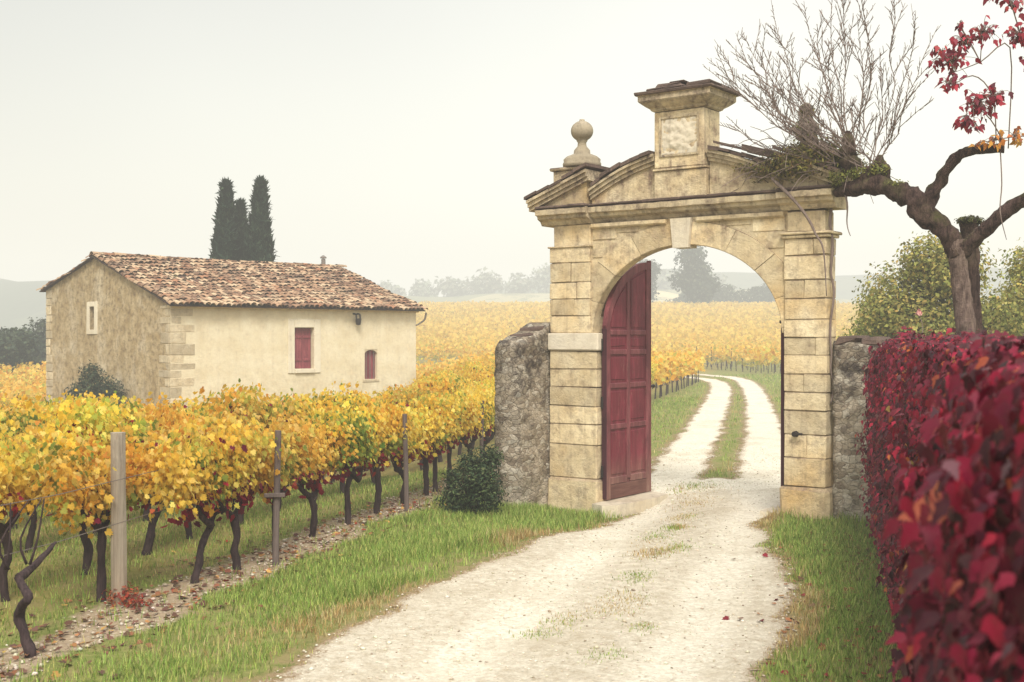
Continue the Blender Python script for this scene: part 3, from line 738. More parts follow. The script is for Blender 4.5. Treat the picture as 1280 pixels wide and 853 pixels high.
# quoins at the near corner
mb = MB(); z = -.4; k = 0
while z < ZE0-.1:
    h_ = random.uniform(.2, .34); a_, b_ = (.72, .34) if k % 2 else (.42, .62)
    a_ += random.uniform(-.1, .1); b_ += random.uniform(-.1, .06); e = random.uniform(.005, .014)
    mb.box(-e, a_, -e, .1, z, min(z+h_, ZE0-.02)-.015, .012, .008)
    mb.box(-e-.001, .1, .101, b_, z, min(z+h_, ZE0-.02)-.015, .012, .008)
    z += h_; k += 1
mb.build('quoin', M['quoin'], house)
mb = MB(); z = -.4; k = 0
while z < ZE1-.15:
    h_ = random.uniform(.22, .34); mb.box(-.02, .1, HWd-random.uniform(.25, .5), HWd+.01, z, z+h_-.02, .012, .008); z += h_
mb.build('quoin', M['quoin'], house)
# big window: pale surround and red shutters
w = MB(); e = .035
w.box(4.10, 4.347, -e, .05, 1.86, 3.58, .01); w.box(5.103, 5.36, -e, .05, 1.86, 3.58, .01); w.box(4.349, 5.101, -e, .05, 3.315, 3.58, .01); w.box(4.349, 5.101, -e-.04, .2, 1.86, 1.995, .01)
win = w.build('window', M['surround'], house); win['label'] = 'larger window with pale stone surround and closed red shutters'
for a_, b_ in ((4.37, 4.722), (4.728, 5.08)):
    mb = MB()
    nb = 3
    for k in range(nb): mb.box(a_+(b_-a_)*k/nb+.003, a_+(b_-a_)*(k+1)/nb-.003, .13, .165, 2.005, 3.30, .004)
    mb.box(a_+.02, b_-.02, .105, .129, 2.25, 2.33, .004); mb.box(a_+.02, b_-.02, .105, .129, 2.98, 3.06, .004)
    mb.build('shutter', M['shutter'], win)
# small window with bars
mb = MB(); arcp = [(SWn[0]-.0, 2.45)] + [(7.45-.27*math.cos(t), 2.45+.16*math.sin(t)) for t in np.linspace(0, math.pi, 9)] + [(7.72, 2.45), (7.72, 2.62), (7.18, 2.62)]
mb = MB().box(7.10, 7.80, -.02, .2, 1.50, 1.595, .01); sw = mb.build('window', M['quoin'], house); sw['label'] = 'small barred window with red frame near the far corner'
vs = []; fs = []; ts = np.linspace(0, math.pi, 13)
for t in ts: vs += [(7.45-.272*math.cos(t), .01, 2.42+.16*math.sin(t)), (7.45-.272*math.cos(t), .01, 2.63), (7.45-.272*math.cos(t), .2, 2.42+.16*math.sin(t))]
for k in range(12): p = 3*k; fs += [(p, p+1, p+4, p+3), (p, p+3, p+5, p+2)]
MB().add(vs, fs).build('lintel', M['quoin'], sw)
mb = MB(); mb.box(7.19, 7.26, .12, .17, 1.6, 2.59); mb.box(7.64, 7.71, .12, .17, 1.6, 2.59); mb.box(7.262, 7.638, .12, .17, 1.6, 1.68); mb.box(7.42, 7.48, .12, .17, 1.682, 2.59); mb.build('frame', M['shutter'], sw)
for k in range(3): MB().tube([(7.29+.16*k, .06, 1.6), (7.29+.16*k, .06, 2.56)], [.012, .012], 6, 1).build('bar', M['zinc'], sw)
MB().box(7.262, 7.638, .14, .16, 1.682, 2.58).build('pane', M['shutter'], sw)
# slit window in the gable (gable wall runs along y at x=0)
y0_, y1_ = HWd-GW[1], HWd-GW[0]
mb = MB(); mb.box(-.03, .06, y0_-.2, y0_-.003, 3.10, 4.14, .01, .01); mb.box(-.03, .06, y1_+.003, y1_+.2, 3.10, 4.14, .01, .01); mb.box(-.03, .06, y0_-.001, y1_+.001, 3.985, 4.14, .01); mb.box(-.035, .06, y0_-.001, y1_+.001, 3.10, 3.245, .01)
sl = mb.build('window', M['surround'], house); sl['label'] = 'narrow slit window high in the gable wall'
MB().box(.2, .21, y0_, y1_, 3.25, 3.98).build('pane', M['glass'], sl)
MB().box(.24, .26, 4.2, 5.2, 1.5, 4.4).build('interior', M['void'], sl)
# roof
def slope(y0, z0, y1, z1, name):
    """barrel tiles from eave (y0,z0) to ridge (y1,z1)"""
    Lx0, Lx1 = -.16, HLn+.24; sl_ = math.hypot(y1-y0, z1-z0); ey, ez = (y1-y0)/sl_, (z1-z0)/sl_; ny_, nz_ = -ez, ey
    if nz_ < 0: ny_, nz_ = -ny_, -nz_
    mb = MB(); nc = int((Lx1-Lx0)/.178); nr = int(sl_/.30)+1
    for c in range(nc):
        x = Lx0+.1+(Lx1-Lx0-.2)*c/(nc-1)
        for r_ in range(nr):
            s0 = r_*.30+random.uniform(-.05, .05)-.05; s1 = min(s0+.40, sl_+.02)
            ra, rb = .092*random.uniform(.9, 1.12), .07; dx = random.uniform(-.022, .022); dn = random.uniform(0, .026); tw = random.uniform(-.03, .03)
            sag = -.05*math.sin(math.pi*min(1, s0/sl_))*(1+.7*math.sin(x*1.1+y0))+.025*math.sin(x*2.7+s0*2)
            vs = []
            for s_, rr, dd, xo in ((s0, ra, .03+dn, dx-tw), (s1, rb, .005+dn, dx+tw)):
                for k in range(6):
                    a = math.pi*k/5; px, pn = x+xo+rr*math.cos(a), rr*math.sin(a)*.85+dd+sag
                    vs.append((px, y0+ey*s_+ny_*pn, z0+ez*s_+nz_*pn))
            mb.add(vs, [(k, k+1, 7+k, 6+k) for k in range(5)])
    o = mb.build(name, M['tile'], house, False)
    b = MB(); q_ = lambda x, s_, d: (x, y0+ey*s_+ny_*d, z0+ez*s_+nz_*d)
    P = [q_(Lx0+.02, .04, -.05), q_(Lx1-.02, .04, -.05), q_(Lx1-.02, sl_, -.05), q_(Lx0+.02, sl_, -.05)]; P2 = [q_(Lx0+.02, .04, -.02), q_(Lx1-.02, .04, -.02), q_(Lx1-.02, sl_, -.02), q_(Lx0+.02, sl_, -.02)]
    b.add(P+P2, [(0, 1, 2, 3), (4, 5, 6, 7), (0, 1, 5, 4), (1, 2, 6, 5), (2, 3, 7, 6), (3, 0, 4, 7)])
    b.build('roof_boards', M['bark_dark'], o)
    return o
ov = .30; k0 = (ZRG-ZE0)/RY; k1 = (ZRG-ZE1)/(HWd-RY)
rf = slope(-ov, ZE0+.06-ov*k0, RY, ZRG+.06, 'roof'); slope(HWd+ov, ZE1+.06-ov*k1, RY, ZRG+.06, 'roof')
mb = MB(); x = -.16
while x < HLn+.2:
    L_ = random.uniform(.36, .42); vs = []
    zz = ZRG+.09-.04*math.sin(math.pi*x/HLn)+random.uniform(-.012, .012)
    for xx, rr in ((x, .13), (x+L_+.05, .11)):
        for k in range(7): a = math.pi*k/6; vs.append((xx, RY+rr*math.cos(a), zz+rr*math.sin(a)*.8))
    mb.add(vs, [(k, k+1, 8+k, 7+k) for k in range(6)]); x += L_
mb.build('ridge', M['tile'], rf)
fl = MB().tube([(9.0, 4.75, 5.4), (9.0, 4.75, 5.92)], [.085, .08], 12, 1).build('chimney', M['zinc'], rf)
MB().lathe([(0, 5.93), (.12, 5.95), (.12, 5.99), (.03, 6.06), (0, 6.07)], 9.0, 4.75, 12).build('cowl', M['zinc'], fl)
# eaves moulding, drainpipe elbow and wall hook
MB().prism_x([(-.0, ZE0-.12), (-.05, ZE0-.10), (-.12, ZE0-.055), (-.13, ZE0-.03), (0, ZE0-.0)], .0, HLn+.1, 12, .003).build('eaves_moulding', M['quoin'], house)
mb = MB()
for (a, bb) in ((1, -1),):
    mb.prism_y([(-.09, ZE0-.02), (-.09, ZE0-.08), (-.05, ZE0-.1), (-.05, ZE0)], -.1, 0)
MB().tube([(HLn+.22, -.28, ZE0-.12), (HLn+.22, -.2, ZE0-.36), (HLn+.10, -.06, ZE0-.50), (HLn-.02, -.04, ZE0-.56)], [.035, .035, .03, .03], 8, 4).build('drainpipe', M['zinc'], house)
mb = MB().tube([(6.70, 0, 3.78), (6.70, -.14, 3.76), (6.70, -.17, 3.6)], [.03, .03, .03], 8, 3); mb.tube([(6.86, 0, 3.78), (6.86, -.14, 3.76), (6.86, -.17, 3.6)], [.03, .03, .03], 8, 3); mb.lathe([(0, 3.40), (.07, 3.42), (.09, 3.5), (.1, 3.62), (0, 3.63)], 6.78, -.17, 10); mb.build('wall_bracket', M['iron'], house)

# ------------------------------------------------------------------ grapevines
YEL = [(.80, .50, .065), (.84, .60, .14), (.74, .39, .045), (.56, .25, .04), (.62, .53, .09), (.36, .38, .07)]
GRN = [(.22, .28, .045), (.36, .38, .06), (.15, .20, .035), (.62, .46, .07)]
RED = [(.22, .015, .03), (.33, .02, .035), (.14, .012, .025), (.42, .10, .03)]
def vine_foliage(seed, green, n=2150, big=1.):
    global rng
    keep_rng = rng; rng = np.random.default_rng(seed)
    sh = 13; pos = []
    # shoots rise from the arms; leaves sit along them
    per = n//sh
    for k in range(sh):
        y0 = -.62+1.24*(k+.5)/sh+rng.normal(0, .05); lean = rng.normal(0, .11); hgt = rng.uniform(.40, .64)+(.16 if rng.random() < .2 else 0)
        t = rng.random(per)**.8
        p = np.stack([rng.normal(0, .105, per)+lean*t+.03, y0+rng.normal(0, .085, per)+rng.normal(0, .12)*t, .73+t*hgt*.95+rng.normal(0, .05, per)], 1)
        pos.append(p)
    pos = np.concatenate(pos); N = len(pos)
    pos = pos[pos[:, 2] > .60]; N = len(pos)
    side = np.sign(pos[:, 0]+rng.normal(0, .08, N)); nrm = np.stack([side*rng.uniform(.3, 1, N), rng.normal(0, .5, N), rng.uniform(-.1, .9, N)], 1)
    tip = np.stack([side*.5+rng.normal(0, .5, N), rng.normal(0, .6, N), -rng.uniform(.2, 1.2, N)], 1)
    hn = nz2(pos[:, 1]*2.2+seed*3.1, pos[:, 2]*2.6-seed, 1.)+rng.normal(0, .22, N)
    a_ = pick(N, [(.84, .60, .09), (.86, .67, .17), (.80, .52, .06)], [4, 3, 2.4], .09); b_ = pick(N, [(.78, .45, .05), (.68, .34, .045), (.82, .54, .075)], [4, 1, 4], .1)
    c_ = pick(N, [(.66, .58, .10), (.50, .50, .085), (.80, .60, .10)], [3, 2, 2], .1); d_ = pick(N, GRN, [4, 4, 2, 2], .13)
    col = np.where((hn < -.45)[:, None], b_, a_); col = np.where((hn > .35)[:, None], c_, col); col = np.where((hn > (.05 if green else .80))[:, None], d_, col)
    low = (pos[:, 2] < .80) & (rng.random(N) < .22); rd = pick(N, RED, [4, 3, 3, 1], .2); col[low] = rd[low]
    rr = nz2(pos[:, 1]*1.3+seed, pos[:, 2], 5, seed+5) > .86; col[rr] = rd[rr]
    size = rng.uniform(.030, .064, N)*big*np.where(rng.random(N) < .12, 1.3, 1)
    me = scatter(pos, nrm, tip, size, T_VINE, col, 'foliage', M['vine_leaf'])
    rng = keep_rng
    return me
FOL = [vine_foliage(100+k, k in (3, 7)) for k in range(9)]
FOLG = [vine_foliage(200+k, True) for k in range(2)]

def vine_trunk_mb(seed, style='y', h=.58):
    r_ = random.Random(seed); mb = MB(); j = lambda a: r_.uniform(-a, a)
    b0 = (.0, 0., -.12)
    if style == 's': mid = [(.03, .0, .02), (-.02, .0, .16), (-.07, .02, .30), (.02, -.05, .42), (.09, -.10, .47), (-.03, -.02, .56), (-.06, .0, h)]
    elif style == 'hook': mid = [(0, 0, .02), (.0, .01, .2), (-.01, .0, .40), (.0, .06, .53), (.0, .17, .56), (.02, .26, .5)]
    elif style == 'lean': mid = [(0, 0, .02), (.01, .05, .15), (-.01, .14, .30), (.0, .24, .42), (.0, .30, .48)]
    elif style == 'straight': mid = [(0, 0, .02), (j(.015), j(.02), .2), (j(.02), j(.02), .38), (j(.02), j(.02), h)]
    else: mid = [(0, 0, .02), (j(.04), j(.05), .17), (j(.05), j(.06), .32), (j(.04), j(.05), .46)]
    rad = [.052]+[.038*(1-.05*i) for i in range(len(mid))]; rad[-1] *= 1.2
    mb.tube([b0]+mid, rad, 9, 5, .28, seed)
    top = mid[-1]
    if style != 'hook' or True:
        for sg in (-1, 1):
            if style == 's' and sg < 0: continue
            a = [top, (top[0]+j(.05), top[1]+sg*.13, top[2]+.05+j(.03)), (top[0]+j(.05), top[1]+sg*.26, top[2]+.14+j(.05)), (top[0]+j(.05), top[1]+sg*r_.uniform(.3, .42), top[2]+.24+j(.06))]
            mb.tube(a, [.036, .028, .022, .012], 7, 4, .3, seed+sg)
        for k in range(5):
            y_ = top[1]+j(.32); q_ = (top[0]+j(.03), y_, top[2]+.08)
            mb.tube([q_, (q_[0]+j(.05), q_[1]+j(.06), q_[2]+.2), (q_[0]+j(.1), q_[1]+j(.12), q_[2]+.5)], [.011, .008, .005], 5, 3)
    return mb
def trunk_mesh(seed, style, h=.58):
    o = vine_trunk_mb(seed, style, h).build('trunk', M['bark_vine'], None, True); me = o.data; bpy.data.objects.remove(o); return me
TRK = [trunk_mesh(k, s) for k, s in ((1, 'y'), (2, 'straight'), (3, 'y'), (4, 'lean'), (5, 'y'), (6, 'straight'))]
ROWA = -math.atan(.25)                      # rows run along (.25, 1)
def red_leaves(seed, n=46, spread=.42, z=.64):
    r_ = np.random.default_rng(seed); c = r_.normal(0, 1, (n, 3))*np.array([.05, spread*.55, .06]); c[:, 2] += z
    return scatter(c, r_.normal(0, 1, (n, 3))+np.array([0, -.2, .5]), r_.normal(0, .6, (n, 3))-np.array([0, 0, .8]), r_.uniform(.05, .09, n), T_VINE, pick(n, RED, [4, 4, 2, .5], .2), 'red_foliage', M['vine_leaf'])
RDL = [red_leaves(k) for k in range(4)]
def vine(x, y, tr, fo, label, group, rd=None, sc=1., flip=False):
    o = empty('grapevine', (x, y, gz(x, y)), ROWA+(math.pi if flip else 0)+random.uniform(-.06, .06), label, 'grapevine', group)
    o.scale = (sc*random.uniform(.9, 1.1), sc, sc*random.uniform(.95, 1.06))
    mesh_obj('trunk', tr, o)
    if fo is not None: mesh_obj('foliage', fo, o)
    if rd is not None: mesh_obj('red_foliage', rd, o)
    return o
FRONT = [  # x, y, trunk style, greener?, label
    (-3.34, 8.25, 's', 0, 'nearest grapevine with a black S-shaped trunk at the end of front row'),
    (-3.43, 10.0, 'straight', 1, 'green-leaved grapevine with split dark trunk against the thick grey post'),
    (-2.84, 10.75, 'lean', 0, 'front-row grapevine with leaning forked trunk and crimson lower leaves, right of thick post'),
    (-2.60, 11.35, 'y', 0, 'front-row grapevine with crooked forked trunk halfway between thick post and thin crossbar stake'),
    (-2.42, 12.25, 'straight', 0, 'front-row grapevine with two upright arms tied to the thin stake with crossbar'),
    (-2.20, 13.25, 'y', 0, 'front-row grapevine with slim Y-shaped trunk just beyond the crossbar stake'),
    (-1.93, 14.1, 'hook', 1, 'grapevine whose trunk bends over sideways like a walking stick'),
    (-1.70, 15.1, 'straight', 1, 'slim straight grapevine under green foliage, next after the bent-over one'),
    (-1.46, 16.1, 'y', 0, 'grapevine with bushy red-leaved head beside the second thin stake'),
    (-1.22, 17.1, 'straight', 1, 'one of the thick upright trunks close together past the second stake, nearer one'),
    (-1.12, 17.5, 'straight', 0, 'one of the thick upright trunks close together past the second stake, farther one'),
    (-.95, 18.3, 'straight', 0, 'dark straight grapevine showing left of the round green bush'),
    (-.70, 19.4, 'y', 0, 'small forked grapevine showing just over the round green bush'),
    (-.45, 20.4, 'y', 0, 'far front-row grapevine next to the rubble wing wall top of bush'),
]
for k, (x, y, st, gr, lab) in enumerate(FRONT):
    fo = None if st == 's' else (FOLG[k % 2] if gr else FOL[(k*5) % 9])
    vine(x, y, trunk_mesh(50+k, st, .60), fo, lab, None, RDL[k % 4] if k not in (0, 1) else None, 1.0 if y > 9 else .95, k % 2 == 1 and st not in ('hook', 'lean', 's'))
# canopy of the near end belongs to the next vine back along the row
HC, HS = math.cos(house.rotation_euler.z), math.sin(house.rotation_euler.z)
def in_house(x, y, m=1.1):
    dx, dy = x+9.96, y-35.; lx, ly = dx*HC+dy*HS, -dx*HS+dy*HC
    return -m < lx < HLn+m and -m < ly < HWd+m
spots = []
for k in range(0, 60):
    y = 6.5+random.uniform(0, .8)
    while y < 66:
        x = float(row0(y))-1.2*k+random.uniform(-.06, .06)
        ok = x/y > -.50 and not in_house(x, y) and not (k == 0 and y < 20.9)
        if k > 0 and y < 7.5+.0*k: ok = False
        if k == 0 and y > 59.5: ok = False
        if ok: spots.append((math.hypot(x, y), k, x, y))
        y += random.uniform(.98, 1.16)
spots.sort()
NAMES = {1: 'second', 2: 'third', 3: 'fourth', 4: 'fifth'}
NIND = 278
for d, k, x, y in spots[:NIND]:
    if k == 0: lab, grp = 'golden grapevine in the row bordering the track beyond the gateway', 'vines of the track-side row beyond the gate'
    elif k in NAMES: lab, grp = f'yellow grapevine standing in the {NAMES[k]} row back from the track', f'vines of the {NAMES[k]} row'
    else: lab, grp = 'yellow grapevine in the massed inner rows towards the stone house', 'vines of the inner rows'
    g = nz2(x, y, .8, 4) > .42
    vine(x, y, TRK[random.randrange(6)], FOLG[random.randrange(2)] if g else FOL[random.randrange(9)], lab, grp, RDL[random.randrange(4)] if k < 3 and random.random() < .7 else None, random.uniform(.94, 1.08), random.random() < .5)

# remaining vines: one mass of rows running back to the ridge
def vine_mass():
    P = []; SZ = []
    for d, k, x, y in spots[NIND:]:
        n = 80 if y < 45 else 60
        P.append(np.stack([x+rng.normal(0, .17, n), y+rng.uniform(-.55, .55, n), .6+rng.random(n)**.8*.85+rng.normal(0, .05, n)+height(x, y)], 1)); SZ.append(rng.uniform(.15, .24, n))
    # far block: rows run along the slope beyond the bend of the track
    ex, ey = -.26, .966
    for r_ in range(-36, 46):
        for s_ in np.arange(0, 200, .75):
            x = 16.6+ex*s_+r_*1.9*.97; y = 69.5+ey*s_+r_*1.9*.26
            if y < 83+.0*x and r_ < 0 and x < 14: continue
            if y < 69 or y > 262 or x < -30-.0*y or x/y > .30 or x/y < -.17: continue
            if track(x, y) > -1.2 and y < 84: continue
            n = 22 if y < 105 else (9 if y < 150 else 5)
            P.append(np.stack([x+rng.normal(0, .2, n), y+rng.uniform(-.5, .5, n), .55+rng.random(n)*.95+float(height(x, y))+np.zeros(n)], 1)); SZ.append(rng.uniform(.2, .3, n) if y < 105 else rng.uniform(.34, .5, n)*(1+.003*(y-70)))
    p = np.concatenate(P); s_ = np.concatenate(SZ); N = len(p)
    far = S(p[:, 1], 60, 130)[:, None]
    col = pick(N, YEL, [5, 5, 2.5, .3, 2, .4], .09); pale = np.array([(.78, .56, .11)])*(1+rng.normal(0, .07, (N, 1)))
    col = col*(1-far*.75)+pale*far*.75
    low = (p[:, 2]-height(p[:, 0], p[:, 1]) < .8) & (p[:, 1] > 66); col[low] = pick(int(low.sum()), [(.44, .40, .08), (.56, .43, .08)], [1, 1], .15)
    return scatter(p, rng.normal(0, 1, (N, 3))+np.array([0, -.5, .6]), rng.normal(0, 1, (N, 3))-np.array([0, 0, .8]), s_, T_RHOMB, col, 'vineyard_rows', M['vine_leaf'], s_*1.5)
vm = tag(mesh_obj('vineyard_rows', vine_mass()), 'dense golden vine rows massed over the field up to the ridge', 'vineyard', None, 'stuff')
mb = MB()
for s_ in np.arange(0, 75, .8):
    for r_ in (0, 1, 2):
        x = 16.6-.26*s_+r_*1.45+random.uniform(-.1, .1); y = 69.5+.966*s_+r_*.39+random.uniform(-.1, .1); z = gz(x, y); hh = 1.5 if random.random() < .12 else .75
        mb.tube([(x, y, z-.1), (x+random.uniform(-.06, .06), y, z+hh)], [.03, .022], 5, 1)
for d, k, x, y in spots[NIND:]:
    if k < 2: z = gz(x, y); mb.tube([(x, y, z-.1), (x+random.uniform(-.08, .08), y+random.uniform(-.1, .1), z+.75)], [.03, .022], 5, 1)
o = mb.build('vine_stems', M['bark_vine'], vm)
o['kind'] = 'stuff'

# posts and wires of the front rows
def post(x, y, h, r0, mat, lean, label, bar=False):
    z = gz(x, y)
    mb = MB().tube([(0, 0, -.3), (lean[0]*.3, lean[1]*.3, .3*h), (lean[0], lean[1], h)], [r0, r0*.98, r0*.92], 10, 4, .05, int(x*100))
    o = mb.build('vine_post', M[mat], None, False); o.location = (x, y, z); tag(o, label, 'post', 'posts of the front vine row')
    if bar:
        b = MB().box(-.1, .1, -.03, .0, .66, .70, .004).build('crossbar', M['post_dark'], o); b.rotation_euler.z = .2; b.location = (0, -r0, .0)
    return o
post(-3.225, 9.85, 1.42, .066, 'post', (-.01, .0), 'thick pale grey wooden post at the near end of vine row')
post(-2.29, 11.6, 1.30, .033, 'post_dark', (.03, .0), 'thin dark stake with short crossbar in front vine row', True)
post(-1.34, 15.3, 1.25, .032, 'post_dark', (-.03, .0), 'thin leaning stake among vines midway to the gate')
post(-.5, 19.4, 1.2, .032, 'post_dark', (.02, 0), 'thin dark stake farthest along the row, behind the green bush')
def wire(z, label):
    mb = MB(); ys = np.linspace(6.5, 24, 30); mb.tube([(float(row0(y))-.02, float(y), gz(float(row0(y)), float(y))+z+.012*math.sin(y*2)) for y in ys], [.0035]*30, 5, 1)
    tag(mb.build('trellis_wire', M['wire'], None), label, 'wire', 'trellis wires')
wire(.70, 'lower thin steel trellis wire strung along the front vine row')
wire(1.05, 'upper thin steel trellis wire hidden among leaves of front vine row')

# ------------------------------------------------------------------ shrubs and trees
def blob_cloud(n, centers, shell=.55):
    """points in a union of ellipsoids (cx,cy,cz,rx,ry,rz), denser near the surface; also outward directions"""
    w = np.array([c[3]*c[4]*c[5] for c in centers])**.67; k = rng.choice(len(centers), n, p=w/w.sum()); C = np.array(centers)[k]
    d = unit(rng.normal(0, 1, (n, 3))); r_ = (shell+(1-shell)*rng.random(n)**.7)*(1+.12*rng.normal(0, 1, n))
    return C[:, :3]+d*C[:, 3:]*r_[:, None], d
def foliage(name, n, centers, size, palette, weights, parent, tpl=T_RHOMB, mat='leaf', up=.3, shell=.5, light=True):
    p, d = blob_cloud(n, centers, shell)
    nrm = d+rng.normal(0, .6, (n, 3))+np.array([0, 0, up]); tip = rng.normal(0, 1, (n, 3))+np.array([0, 0, -.3])
    col = pick(n, palette, weights, .18)
    return mesh_obj(name, scatter(p, nrm, tip, rng.uniform(*size, n), tpl, col, name, M[mat]), parent)
# green bush at the wing wall
z = gz(-.55, 15.6)
bush = empty('green_bush', (-.52, 15.5, z), 0, 'round dark green bush growing against the end of the left wing wall', 'bush')
foliage('foliage', 7000, [(.02, 0, .36, .40, .36, .40), (-.24, -.05, .24, .24, .24, .26), (.16, .1, .64, .24, .24, .30), (-.06, .05, .72, .17, .17, .18), (.24, -.1, .28, .26, .26, .3), (.3, .1, .78, .14, .14, .16), (-.26, .0, .52, .13, .13, .14), (.08, -.2, .5, .2, .2, .2)], (.035, .065), [(.035, .058, .026), (.06, .09, .035), (.115, .14, .06), (.018, .028, .016)], [4, 4, 2, 3], bush, T_OVAL, 'leaf', .4, .2)
mb = MB()
for k in range(9): a = k*.7; mb.tube([(0, 0, -.05), (.12*math.cos(a), .12*math.sin(a), .25), (.3*math.cos(a), .3*math.sin(a), .6)], [.02, .012, .005], 5, 3)
mb.build('stem', M['bark_dark'], bush); bush.scale = (.92, .92, .94)
# shrub at the gable
def to_world(lx, ly): return (-9.96+lx*HC-ly*HS, 35.+lx*HS+ly*HC)
x, y = to_world(-.8, 3.0); z = gz(x, y)+.3
sb = empty('dark_shrub', (x, y, z+.35), 0, 'dark bluish green shrub against the gable wall of the house', 'shrub')
foliage('foliage', 4200, [(0, 0, 1.3, 1.0, .7, .8), (-.2, 0, 1.95, .5, .4, .5), (.6, 0, 1.2, .7, .5, .6), (-.7, 0, 1.2, .6, .5, .6)], (.12, .22), [(.03, .05, .032), (.055, .08, .045), (.10, .12, .06)], [4, 3, 1.5], sb, T_NEEDLE, 'leaf', .6, .3)
mb = MB()
for k in range(7): a = k*.9; mb.tube([(0, 0, -.7), (.3*math.cos(a), .2*math.sin(a), .8), (.6*math.cos(a), .4*math.sin(a), 1.5)], [.04, .03, .01], 5, 3)
mb.build('stem', M['bark_dark'], sb); sb.scale = (.72, .72, .82)
# cypresses
def cypress(x, y, h, r0, label, seed):
    z = gz(x, y); o = empty('cypress_tree', (x, y, z), 0, label, 'cypress', 'cypresses behind the house')
    n = 9500; t = rng.random(n)**.85; a = rng.uniform(0, 2*math.pi, n)
    prof = np.interp(t, [0, .05, .2, .5, .75, .9, .97, 1], [.45, .8, 1, .98, .74, .42, .2, .04])
    rr = r0*prof*(.72+.3*rng.random(n)**.6)*(1+.15*nz2(a*1.6, t*9, 1.4, seed))
    p = np.stack([rr*np.cos(a)+.08*nz2(t*4, t*0, 1, seed), rr*np.sin(a), .3+t*(h-.3)], 1)
    nrm = np.stack([np.cos(a), np.sin(a), np.full(n, .25)], 1)+rng.normal(0, .45, (n, 3)); tip = np.stack([np.cos(a)*.35, np.sin(a)*.35, np.full(n, 1.)], 1)+rng.normal(0, .3, (n, 3))
    col = pick(n, [(.009, .022, .012), (.018, .038, .02), (.04, .065, .033)], [4, 4, 1.3], .2)
    mesh_obj('crown', scatter(p, nrm, tip, rng.uniform(.22, .46, n), T_NEEDLE, col, 'crown', M['leaf']), o)
    MB().tube([(0, 0, -.2), (0, 0, h*.5), (0, 0, h*.85)], [.16, .1, .03], 8, 2).build('trunk', M['bark_far'], o)
cypress(-12.0, 50.2, 9.75, .52, 'left cypress of the group rising behind the house roof', 2)
cypress(-11.5, 51.0, 9.0, .45, 'slender middle cypress, shortest of the group behind the house roof', 5)
cypress(-10.5, 50.0, 9.8, .60, 'right cypress standing slightly apart behind the house roof', 8)

def tree(name, x, y, h, r0, palette, weights, label, n=5000, leaf=(.1, .2), seed=1, group=None, lobes=9, trunk_h=.28, cat='tree', base=None, wide=1.):
    z = gz(x, y) if base is None else base
    o = empty(name, (x, y, z), 0, label, cat, group); rr = random.Random(seed); cs = []
    for k in range(lobes):
        a = rr.uniform(0, 6.28); q_ = rr.uniform(.1, .75); zz = h*(trunk_h+(.95-trunk_h)*rr.random())
        lim = math.sin(math.pi*min(1, max(.12, (zz/h-trunk_h*.4)/(1.08-trunk_h*.4))))
        c_ = r0*rr.uniform(.32, .52); cs.append((math.cos(a)*r0*q_*lim*wide, math.sin(a)*r0*q_*lim, min(zz, h-c_*.7), c_*wide, c_, c_*.8))
    cs.append((0, 0, h*.88, r0*.3, r0*.3, h*.12)); cs.append((0, 0, h*.55, r0*.6*wide, r0*.6, h*.22))
    foliage('crown', n, cs, leaf, palette, weights, o, T_RHOMB, 'leaf', .4, .35)
    mb = MB().tube([(0, 0, -.3), (.03*h*rr.uniform(-1, 1), 0, h*.25), (0, 0, h*.6), (0, 0, h*.85)], [.035*h, .028*h, .016*h, .005*h], 8, 3, .1, seed)
    for c in cs[:lobes]: mb.tube([(0, 0, h*rr.uniform(.2, .5)), (c[0]*.5, c[1]*.5, (c[2]+h*.35)*.5), c[:3]], [.016*h, .011*h, .004*h], 6, 3)
    mb.build('trunk', M['bark_far'], o); return o
OLIVE = [(.25, .26, .065), (.36, .34, .09), (.16, .18, .05), (.46, .37, .10)]
# leafy trees behind the red hedge
tree('leafy_tree', 8.75, 25.5, 4.35, 1.8, OLIVE, [4, 4, 2, 1.5], 'yellow-green leafy tree left of the pollard trunk behind the hedge', 21000, (.06, .12), 4, None, 13, .12)
tree('leafy_tree', 10.75, 25, 4.2, 1.8, OLIVE, [3, 4, 2, 2.5], 'yellow-green leafy tree right of the pollard trunk behind the hedge', 21000, (.06, .12), 9, None, 13, .12)
tree('leafy_tree', 9.2, 23.4, 3.1, 1.9, OLIVE, [3, 2, 4, .5], 'low dark green bushy tree directly behind the pollard trunk', 11000, (.06, .11), 15, None, 10, .08)
tree('leafy_tree', 8.0, 26.5, 3.3, 1.4, OLIVE, [3, 4, 2, 1.5], 'yellow-green leafy bush nearest the right gate pier behind the hedge', 11000, (.06, .12), 41, None, 11, .08)
tree('leafy_tree', 12.2, 27, 4.2, 1.7, OLIVE, [3, 4, 2, 2.5], 'olive green leafy tree at the far right behind the hedge', 11000, (.06, .12), 22, None, 11, .12)
GRY = [(.045, .06, .04), (.075, .09, .055), (.03, .042, .03)]
tree('misty_tree', 34.8, 230, 12.5, 5.6, GRY, [3, 3, 2], 'large round misty tree framed in the middle of the arch', 5200, (.5, .95), 31, None, 14, .14)
tree('misty_tree', 25.5, 235, 10.0, 4.2, GRY, [3, 3, 2], 'misty tree half hidden behind the open red door', 3000, (.5, .9), 37, None, 10, .14)
for k, (x, y, h, r_) in enumerate(((43, 262, 5.5, 4.2), (48, 264, 6.2, 4.5), (53.5, 264, 5.6, 4.2), (58, 265, 6.5, 4.5), (38, 266, 4.4, 3.6))):
    tree('misty_bush', x, y, h, r_, GRY, [2, 4, 2], ('low grey-green misty bush in the line beyond the vineyard, seen through the arch'), 1500, (.5, .9), 60+k, 'misty bushes beyond the vineyard', 7, .05, 'bush', None, 1.3)
